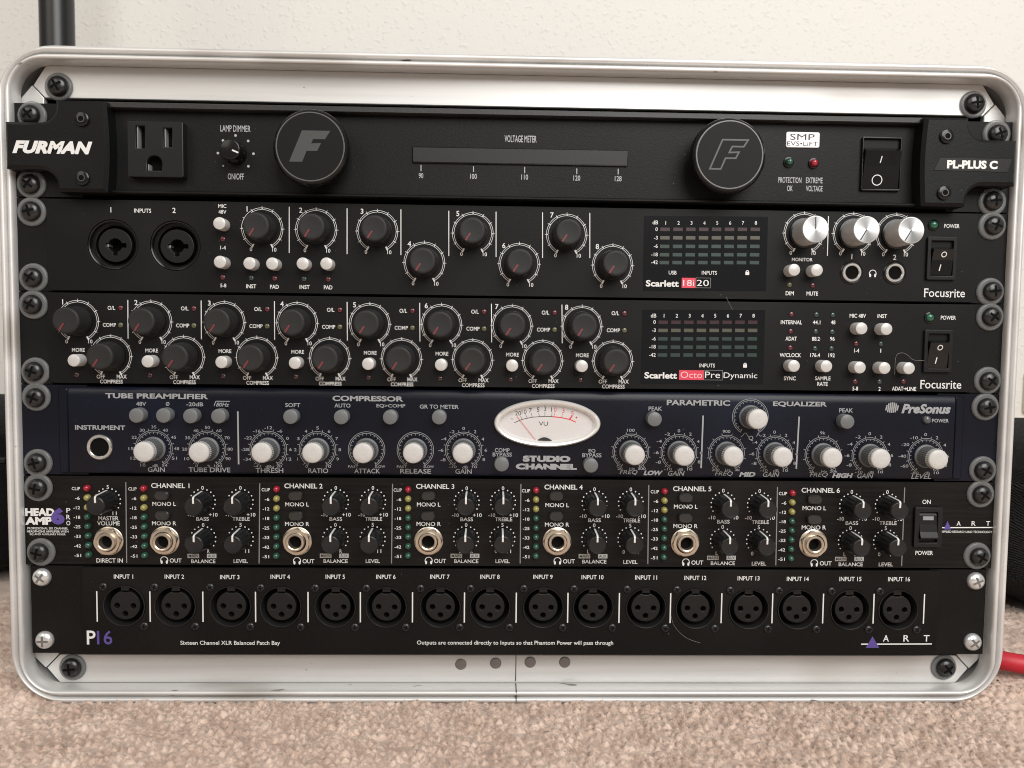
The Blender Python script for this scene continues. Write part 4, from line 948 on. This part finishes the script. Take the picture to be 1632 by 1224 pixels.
def nut_jack(nx, ny, hx, hy, rot):
    d = D5; c = at(nx, ny, d+1.4); b = MB()
    # flange disc with a hexagon nut on it
    b.lathe(*c, [(7.1, d-0.1), (7.1, d+0.5), (6.7, d+0.8), (5.0, d+0.85)], 48); o = mk('jack_socket', b, NICKEL, u5, angle=40)
    hexp = [(c[0]+6.55*math.cos(rot+k*math.pi/3), c[1]+6.55*math.sin(rot+k*math.pi/3)) for k in range(6)]
    b = MB(); P = []
    n = 48; vs = []; fs = []
    def hexr(t, R): 
        a = (t-rot) % (math.pi/3)-math.pi/6; return R*math.cos(math.pi/6)/math.cos(a)
    rings = [(lambda t: hexr(t, 7.0), d+0.8), (lambda t: hexr(t, 7.0), d+2.1), (lambda t: min(hexr(t, 7.0), 6.25), d+2.6), (lambda t: 4.9, d+2.7), (lambda t: 4.85, d+2.2)]
    for f, z in rings: vs += [(c[0]+f(2*math.pi*i/n)*math.cos(2*math.pi*i/n), c[1]+f(2*math.pi*i/n)*math.sin(2*math.pi*i/n), z) for i in range(n)]
    for k in range(len(rings)-1):
        for i in range(n): j = (i+1) % n; fs.append((k*n+i, k*n+j, (k+1)*n+j, (k+1)*n+i))
    b.add(vs, fs); mk('hex_nut', b, NICKEL, o, angle=25)
    c2 = at(hx, hy, d+4.6); b = MB(); ri = 3.2
    b.lathe(*c2, [(4.6, d+0.5), (4.6, d+4.1), (4.3, d+4.5), (3.7, d+4.6), (ri, d+4.3), (ri, d-6)], 40); mk('threaded_barrel', b, NICKEL, o, angle=35)
    b = MB(); b.lathe(*c2, [(3.15, d+0.9), (0, d+0.92)], 24); mk('bore_shade', b, VOID, o)  # black disc in the barrel in place of the hole's shade
nut_jack(171.7, 863, 167.2, 865, 0.1)
NUTS = [(261.4, 862.3, 257.2, 865), (473, 863.4, 469.6, 865), (682.8, 863, 682, 864.5), (888.1, 863.6, 889.2, 865.4), (1092.7, 865.6, 1095.2, 867.2), (1297.3, 866.8, 1299.7, 869)]
ROTS = (0.2, 0.5, 0.05, 0.0, 0.15, 0.75)
for q, r in zip(NUTS, ROTS): nut_jack(*q, r)
CHT = [(271.5, 774), (483.7, 774.5), (693.6, 775.2), (898.2, 776.3), (1103.2, 779), (1308, 781.4)]
OV = [((257, 790.6), (261.7, 803), (258, 822.4), (261.7, 834)), ((470.5, 791), (473.6, 803.8), (470.8, 823), (473.6, 835)), ((682.8, 791), (683.3, 804), (681.9, 823.2), (683.2, 835)), ((886.8, 791.6), (888, 805), (886.8, 823.6), (887.8, 836)), ((1093.4, 794), (1092.9, 807.4), (1093, 826.4), (1092.5, 838.4)), ((1299.3, 796.8), (1297.8, 809.8), (1298.8, 829), (1297, 840.6))]
KN = [((322.9, 799.3), (383.2, 799.3), (323.8, 858.5), (383.5, 858.2)), ((535.2, 799.4), (594.4, 799.4), (534.6, 858.2), (594, 858.2)), ((743.8, 800), (801.7, 800), (742.9, 858.4), (800.8, 858.4)), ((947.5, 801.5), (1005.4, 801.8), (947, 859), (1004.5, 859.6)), ((1152.8, 803.8), (1210.7, 804.3), (1151.7, 861.6), (1209.2, 862.2)), ((1357.6, 805.8), (1414.3, 806), (1355.5, 863.4), (1411.5, 863.5))]
SMOKE = mat('smoky_clear_button', (0.02, 0.019, 0.0185), 0.25)
for i in range(6):
    T5('CHANNEL %d' % (i+1), *CHT[i], 7.8, 61, 0.018)
    a, l, a2, r = OV[i]
    for p in (a, a2):
        c = at(*p, D5+2.2); b = MB(); b.rbox(c[0]-3.6, c[0]+3.6, c[1]-2.3, c[1]+2.3, D5-0.2, D5+2.6, 2.2, 0.5, 6); mk('mono_button', b, SMOKE, u5, angle=40)
    T5('MONO L', *l, 6.6, 37.6); T5('MONO R', *r, 6.6, 38.6)
    (n, m_) = NUTS[i][0], NUTS[i][1]
    ic = at(n+0.4, m_+30.4, D5); phones_icon(p5, ic, 1.75, D5); T5('OUT', n+18.6, m_+31, 6.8, 18.8)
    (x, y), (x2, y2), (x3, y3), (x4, y4) = KN[i]
    art_knob(x, y, '0', [('-10', -18, 21, 11), ('+10', 17, 21, 14), ('BASS', 0, 27.6, 20)])
    art_knob(x2, y2, '0', [('-10', -18, 21, 11), ('+10', 17, 21, 14), ('TREBLE', 1, 27.6, 27.4)])
    art_knob(x3, y3, '0', [('L', -9.5, 20, 3.3), ('R', 8.5, 20, 4), ('BALANCE', 0.3, 36, 38.4)])
    art_knob(x4, y4, '5', [('0', -10.5, 20, None), ('11', 10.5, 20, 6.4), ('LEVEL', 0.2, 36, 22.6)])
    for s_, dx, w_ in (('MAIN', -15.6, 18.4), ('AUX', 13.6, 15)):
        pd = MB(); q = R(x3+dx-w_/2, x3+dx+w_/2, y3+24.1, y3+30.8, D5); pd.cur = 0; pd.flat(q, D5+0.05); pd.cur = 1; text(pd, s_, x3+dx, y3+27.5, 4.9, w_-3.2, D5+0.06, 0.01); mk('boxed_lettering', pd, [DIMBOX, INK], u5, smooth=False)
pdv = MB()
for (xa, ya, xb, yb) in ((200.6, 768.4, 202, 897), (414, 770, 413, 898), (625.6, 771, 624, 898), (830.2, 771.4, 829, 898), (1034, 773, 1032.4, 899), (1239, 776, 1236.4, 901), (1441.8, 777, 1436.9, 902)): rule(u5, at(xa, ya, D5), at(xb, yb, D5), 0.5, D5+0.06, DIMP)
T5('ON', 1476.6, 799.8, 6.8, 13.4); T5('POWER', 1472.9, 881.2, 6.8, 28)
p5.line(at(1500, 840.9, D5), at(1582, 840.6, D5), 0.55, D5+0.06)
for s_, x in (('A', 1527.8), ('R', 1551.6), ('T', 1574.6)): T5(s_, x, 834.2, 7.2, 6.6)
T5('APPLIED RESEARCH AND TECHNOLOGY', 1540.6, 847.6, 3.6, 81)
pp.flat(orient([at(x, y, D5) for x, y in ((1510, 830.3), (1516, 843.8), (1504, 843.8))]), D5+0.09)
mk_groups('printed_lettering', p5, WHITE, u5, 8); mk_groups('purple_print', pp, PURPLE, u5)
sw = rocker(u5, 1453.6, 1500.4, 808, 871, D5, SATIN, None, fr=2.4, tilt=-1)
c0 = at(1479, 825.8, D5+1); b = MB(); b.box(c0[0]-2.7, c0[0]+2.7, c0[1]-0.95, c0[1]+0.95, D5+0.4, D5+1.35); mk('switch_window', b, mat('grey_switch_window', (0.24, 0.25, 0.26), 0.3), sw, smooth=False)
rack_screws(u5, 4)

# ================================================================== unit 6: patch bay
D6 = 2.0
u6 = thing('patch_bay', (0, VC[5]-22, 0), 'bottom unit, black patch bay with a row of sixteen round sockets and bright zinc screws', 'patch bay')
ears(u6, 5, PATCH, 238.0); body(u6, 5)
v = VC[5]
XL = [(198, 965.6), (279.2, 966.2), (367.5, 966.6), (447.6, 967.2), (534.3, 967.6), (615.6, 967.8), (701.6, 968), (780.9, 968.1), (865.8, 968.3), (945.3, 968.5), (1029.7, 969.2), (1109, 969.9), (1193.6, 970.6), (1271.2, 971.2), (1354.8, 971.8), (1431.2, 972)]
cs = [at(x, y, D6) for x, y in XL]
uL, uR = at(131, 965, D6)[0], at(1495, 970, D6)[0]
b = MB(); plate(b, [(uL, v-21.7), (uR, v-21.7), (uR, v+21.7), (uL, v+21.7)], [circ(c, 10.2, 44)[::-1] for c in cs], 0.05, D6, 0.3); mk('front_panel', b, PATCH, u6)
p6 = MB(); q6 = MB()
def T6(s, x, y, h=6.6, w=None, bold=0.016, bb=None, **k): text(bb or p6, s, x, y, h, w, D6, bold, **k)
TX = [(196.9, 918.9), (277.9, 919), (366.2, 919.6), (446.6, 919.2), (534.3, 919.2), (615, 919.2), (701, 919.2), (780.9, 919.2), (865.3, 919.3), (944.3, 919.8), (1029.7, 920.4), (1108.2, 921), (1193, 921.6), (1271.4, 922.6), (1355.3, 922.8), (1432.8, 923)]
SHELLM = mat('black_metal_shell', (0.022, 0.021, 0.021), 0.26, 0.4)
SOCK = mat('dark_socket_plastic', (0.0085, 0.0078, 0.0078), 0.42, spec=0.3)
for i, c in enumerate(cs):
    d = D6; b = MB()
    b.lathe(*c, [(10.2, d-0.6), (10.25, d+0.25), (10.05, d+0.55), (9.75, d+0.45), (9.5, d), (9.4, d-9)], 48); o = mk('xlr_socket', b, SHELLM, u6, angle=35)
    b = MB(); b.lathe(*c, [(9.45, d-8.6), (0, d-8.5)], 32); mk('socket_well', b, VOID, o)
    b = MB(); core = circ(c, 7.25, 40); P = []
    for (x, y) in core:      # key notch at the top
        if y > c[1]+6.9: y -= 0.8
        P.append((x, y))
    plate(b, P, [circ((c[0]+dx, c[1]+dy), 1.35, 14)[::-1] for dx, dy in ((-3.95, -0.2), (3.95, -0.4), (0, -4.3))], d-8.5, d-0.9, 0.3); mk('socket_core', b, SOCK, o, angle=40)
    b = MB(); b.box(c[0]-2.0, c[0]+2.0, c[1]+7.3, c[1]+9.3, d-2.4, d-1.1); mk('release_tab', b, GLOSS, o)
    for sx, sy in ((-9.75, 9.6), (9.75, -10.0)):
        cc = (c[0]+sx, c[1]+sy); b = MB(); b.lathe(*cc, [(2.1, d-0.1), (2.1, d+0.3), (1.7, d+0.85), (0.9, d+1.05), (0, d+1.08)], 20); s_ = mk('flange_screw', b, BSCREW, o, angle=60)
        b = MB(); cross(b, cc, 1.25, 0.3, d+0.7, d+1.12, random.uniform(0, 1.5)); mk('slot_shade', b, VOID, s_, smooth=False)  # raised black cross in place of shade in the slot
    T6('INPUT %d' % (i+1), *TX[i], 7, 30.8 if i < 9 else 35)
y0 = 942; 
for i in range(17):
    f = i/16; x = 154.4+(1474-154.4)*f - (6*4*f*(1-f))*0; a = at(154.2, 942, D6)[0]; e = at(1473.6, 945, D6)[0]; u = a+(e-a)*f; vm = at(154.2, 966.5, D6)[1]
    rule(u6, (u, vm+7.6), (u, vm-7.6), 0.62, D6+0.06)
T6('P', 145.4, 1016, 23, 14, 0.02); T6('16', 166.8, 1016, 23, 24.5, 0.018, q6)
T6('Sixteen Channel XLR Balanced Patch Bay', 367, 1025.4, 8.6, 158.6, 0.012)
T6('Outputs are connected directly to Inputs so that Phantom Power will pass through', 821.4, 1025.2, 8.6, 312.7, 0.012)
p6.line(at(1372.4, 1026.6, D6), at(1485, 1026.2, D6), 0.62, D6+0.06)
for s_, x in (('A', 1412), ('R', 1444.4), ('T', 1476.6)): T6(s_, x, 1017.3, 10.4, 9.4)
q6.flat(orient([at(x, y, D6) for x, y in ((1390.4, 1014), (1401.2, 1032.4), (1379.6, 1032.4))]), D6+0.09)
mk_groups('printed_lettering', p6, WHITE, u6, 5); mk_groups('purple_print', q6, PURPLE, u6)
rack_screws(u6, 5)

# ------------------------------------------------------------------ stray hairs lying on the panels
def spline(P, n=8):
    out = []
    for i in range(len(P)-1):
        p0, p1, p2, p3 = P[max(i-1, 0)], P[i], P[i+1], P[min(i+2, len(P)-1)]
        for k in range(n):
            t = k/n; out.append(tuple(0.5*((2*p1[j])+(-p0[j]+p2[j])*t+(2*p0[j]-5*p1[j]+4*p2[j]-p3[j])*t*t+(-p0[j]+3*p1[j]-3*p2[j]+p3[j])*t**3) for j in range(3)))
    return out+[P[-1]]
def hair(pts, d, label, r=0.055):
    P = [(*at(x, y, d), d+0.1+0.15*math.sin(i*1.7)) for i, (x, y) in enumerate(pts)]
    b = MB(); b.tube(spline(P), r, 5); tag(mk('stray_hair', b, HAIRM), label, 'hair', 'stray hairs on the rack panels')
hair([(1069, 979), (1073.5, 995.5), (1085, 1009.7), (1098, 1018.7), (1116, 1024.6)], D6+0.3, 'thin pale hair curving below the twelfth round socket of the bottom unit')
hair([(1425.8, 597), (1427.5, 568.5), (1436.9, 562.4), (1446.7, 566), (1455.4, 573.4), (1472.6, 574.7)], D2+1.9, 'thin pale hair looping over the button beside the lower rocker switch')
hair([(1157.5, 473.5), (1160, 480), (1164, 487), (1167.5, 493.5)], D2+0.2, 'short pale hair hanging above the display of the eight-channel preamp')

# ------------------------------------------------------------------ things round the case
b = MB(); pu, pv = at(91, 40, -330); k = mm(91, 40, -330)
b.lathe(0, 0, [(25.5*k, 0), (25.5*k, 1)], 40)
r = 25.5*k; vs_ = []; n = 40
for vv in (VFLOOR+8, VFLOOR+1100): vs_ += [(pu+r*math.cos(2*math.pi*i/n), vv, -330+r*math.sin(2*math.pi*i/n)) for i in range(n)]
b = MB(); b.add(vs_, [(i, n+i, n+(i+1) % n, (i+1) % n) for i in range(n)]+[tuple(range(n)), tuple(reversed(range(n, 2*n)))])
o = mk('pole', b, mat('satin_black_tube', (0.009, 0.0095, 0.010), 0.36)); fix_normals(o)
tag(o, 'black upright tube behind the top left corner of the silver case', 'pole')
BAGM = mat('black_mesh_fabric', (0.010, 0.0098, 0.010), 0.75, spec=0.22)
nt = BAGM.node_tree; N = nt.nodes; L = nt.links; tc = N.new('ShaderNodeTexCoord'); wv = N.new('ShaderNodeTexWave'); wv.inputs['Scale'].default_value = 420; wv.bands_direction = 'DIAGONAL'; wv.inputs['Distortion'].default_value = 4.0
bp = N.new('ShaderNodeBump'); bp.inputs['Strength'].default_value = 0.9; bp.inputs['Distance'].default_value = 0.002
L.new(tc.outputs['Object'], wv.inputs['Vector']); L.new(wv.outputs['Fac'], bp.inputs['Height']); L.new(bp.outputs[0], N['Principled BSDF'].inputs['Normal'])
def bag(u0, u1, h, d0, d1, label):
    """soft slumped bag: a lumpy super-ellipsoid resting on the floor"""
    root = thing('gear_bag', ((u0+u1)/2, VFLOOR, (d0+d1)/2), label, 'bag')
    b = MB(); nu, nv = 40, 20; vs = []; fs = []; rnd = random.Random(u0)
    sp = lambda x, e: math.copysign(abs(x)**e, x)
    for j in range(nv+1):
        ph = -math.pi/2+math.pi*j/nv
        for i in range(nu):
            th = 2*math.pi*i/nu; k = 1+0.03*math.sin(5*th+3*ph)+0.02*math.sin(9*ph+2*th)
            x = sp(math.cos(ph), 0.5)*sp(math.cos(th), 0.45)*k; y = sp(math.sin(ph), 0.55); z = sp(math.cos(ph), 0.5)*sp(math.sin(th), 0.45)*k
            vs.append(((u0+u1)/2+x*(u1-u0)/2, VFLOOR+5+h/2+y*h/2, (d0+d1)/2+z*(d1-d0)/2))
    for j in range(nv):
        for i in range(nu): i2 = (i+1) % nu; fs.append((j*nu+i, (j+1)*nu+i, (j+1)*nu+i2, j*nu+i2))
    b.add(vs, fs); o = mk('bag_body', b, BAGM, root, angle=60); fix_normals(o)
    um = (u0+u1)/2; b = MB(); b.tube(spline([(um-60, VFLOOR+h*0.98, d1-30), (um-50, VFLOOR+h+45, d1-26), (um, VFLOOR+h+62, d1-24), (um+50, VFLOOR+h+45, d1-26), (um+60, VFLOOR+h*0.98, d1-30)]), 7, 10); mk('handle', b, BAGM, root)
    b = MB(); b.tube(spline([(u0+12, VFLOOR+h*0.8, d1-6), (um, VFLOOR+h*0.84, d1+3), (u1-12, VFLOOR+h*0.8, d1-6)]), 2.2, 6); mk('zip', b, GLOSS, root)
bag(309, 566, 122, -292, -84, 'slumped black mesh bag on the carpet right of the silver case')
bag(-640, -329, 124, -430, -142, 'black bag in the dark corner left of the silver case')
# red cable coming out from beside the case
b = MB()
def fp(px, py, z):
    r_ = RM.transposed() @ Vector(((px-816)/FPX, (612-py)/FPX, -1.0)); t = (VFLOOR+z-CAM.y)/r_.y; p = CAM+r_*t; return (p.x, p.y, p.z)
cpts = [(252, VFLOOR+13, -130), (252.5, VFLOOR+13.5, -70), (256, VFLOOR+14, -38), (266, VFLOOR+14.5, -24), (290, VFLOOR+13.5, -17), (340, VFLOOR+12, -8), (420, VFLOOR+12, 10)]
b.tube(spline(cpts, 20), 5.0, 18); o = mk('cable', b, mat('red_rubber_cable', (0.48, 0.012, 0.028), 0.5)); tag(o, 'thick red cable lying on the carpet at the lower right of the case', 'cable')
b = MB(); wu, wv_ = at(1640, 626, WALLD); b.rbox(wu-8, wu+62, wv_-24, wv_+24, WALLD, WALLD+6, 3, 1.5); op = mk('wall_plate', b, grain(mat('ivory_plate', (0.62, 0.57, 0.48), 0.4), 200, 0.05)); tag(op, 'ivory cover plate fixed to the wall beside the case', 'wall plate')
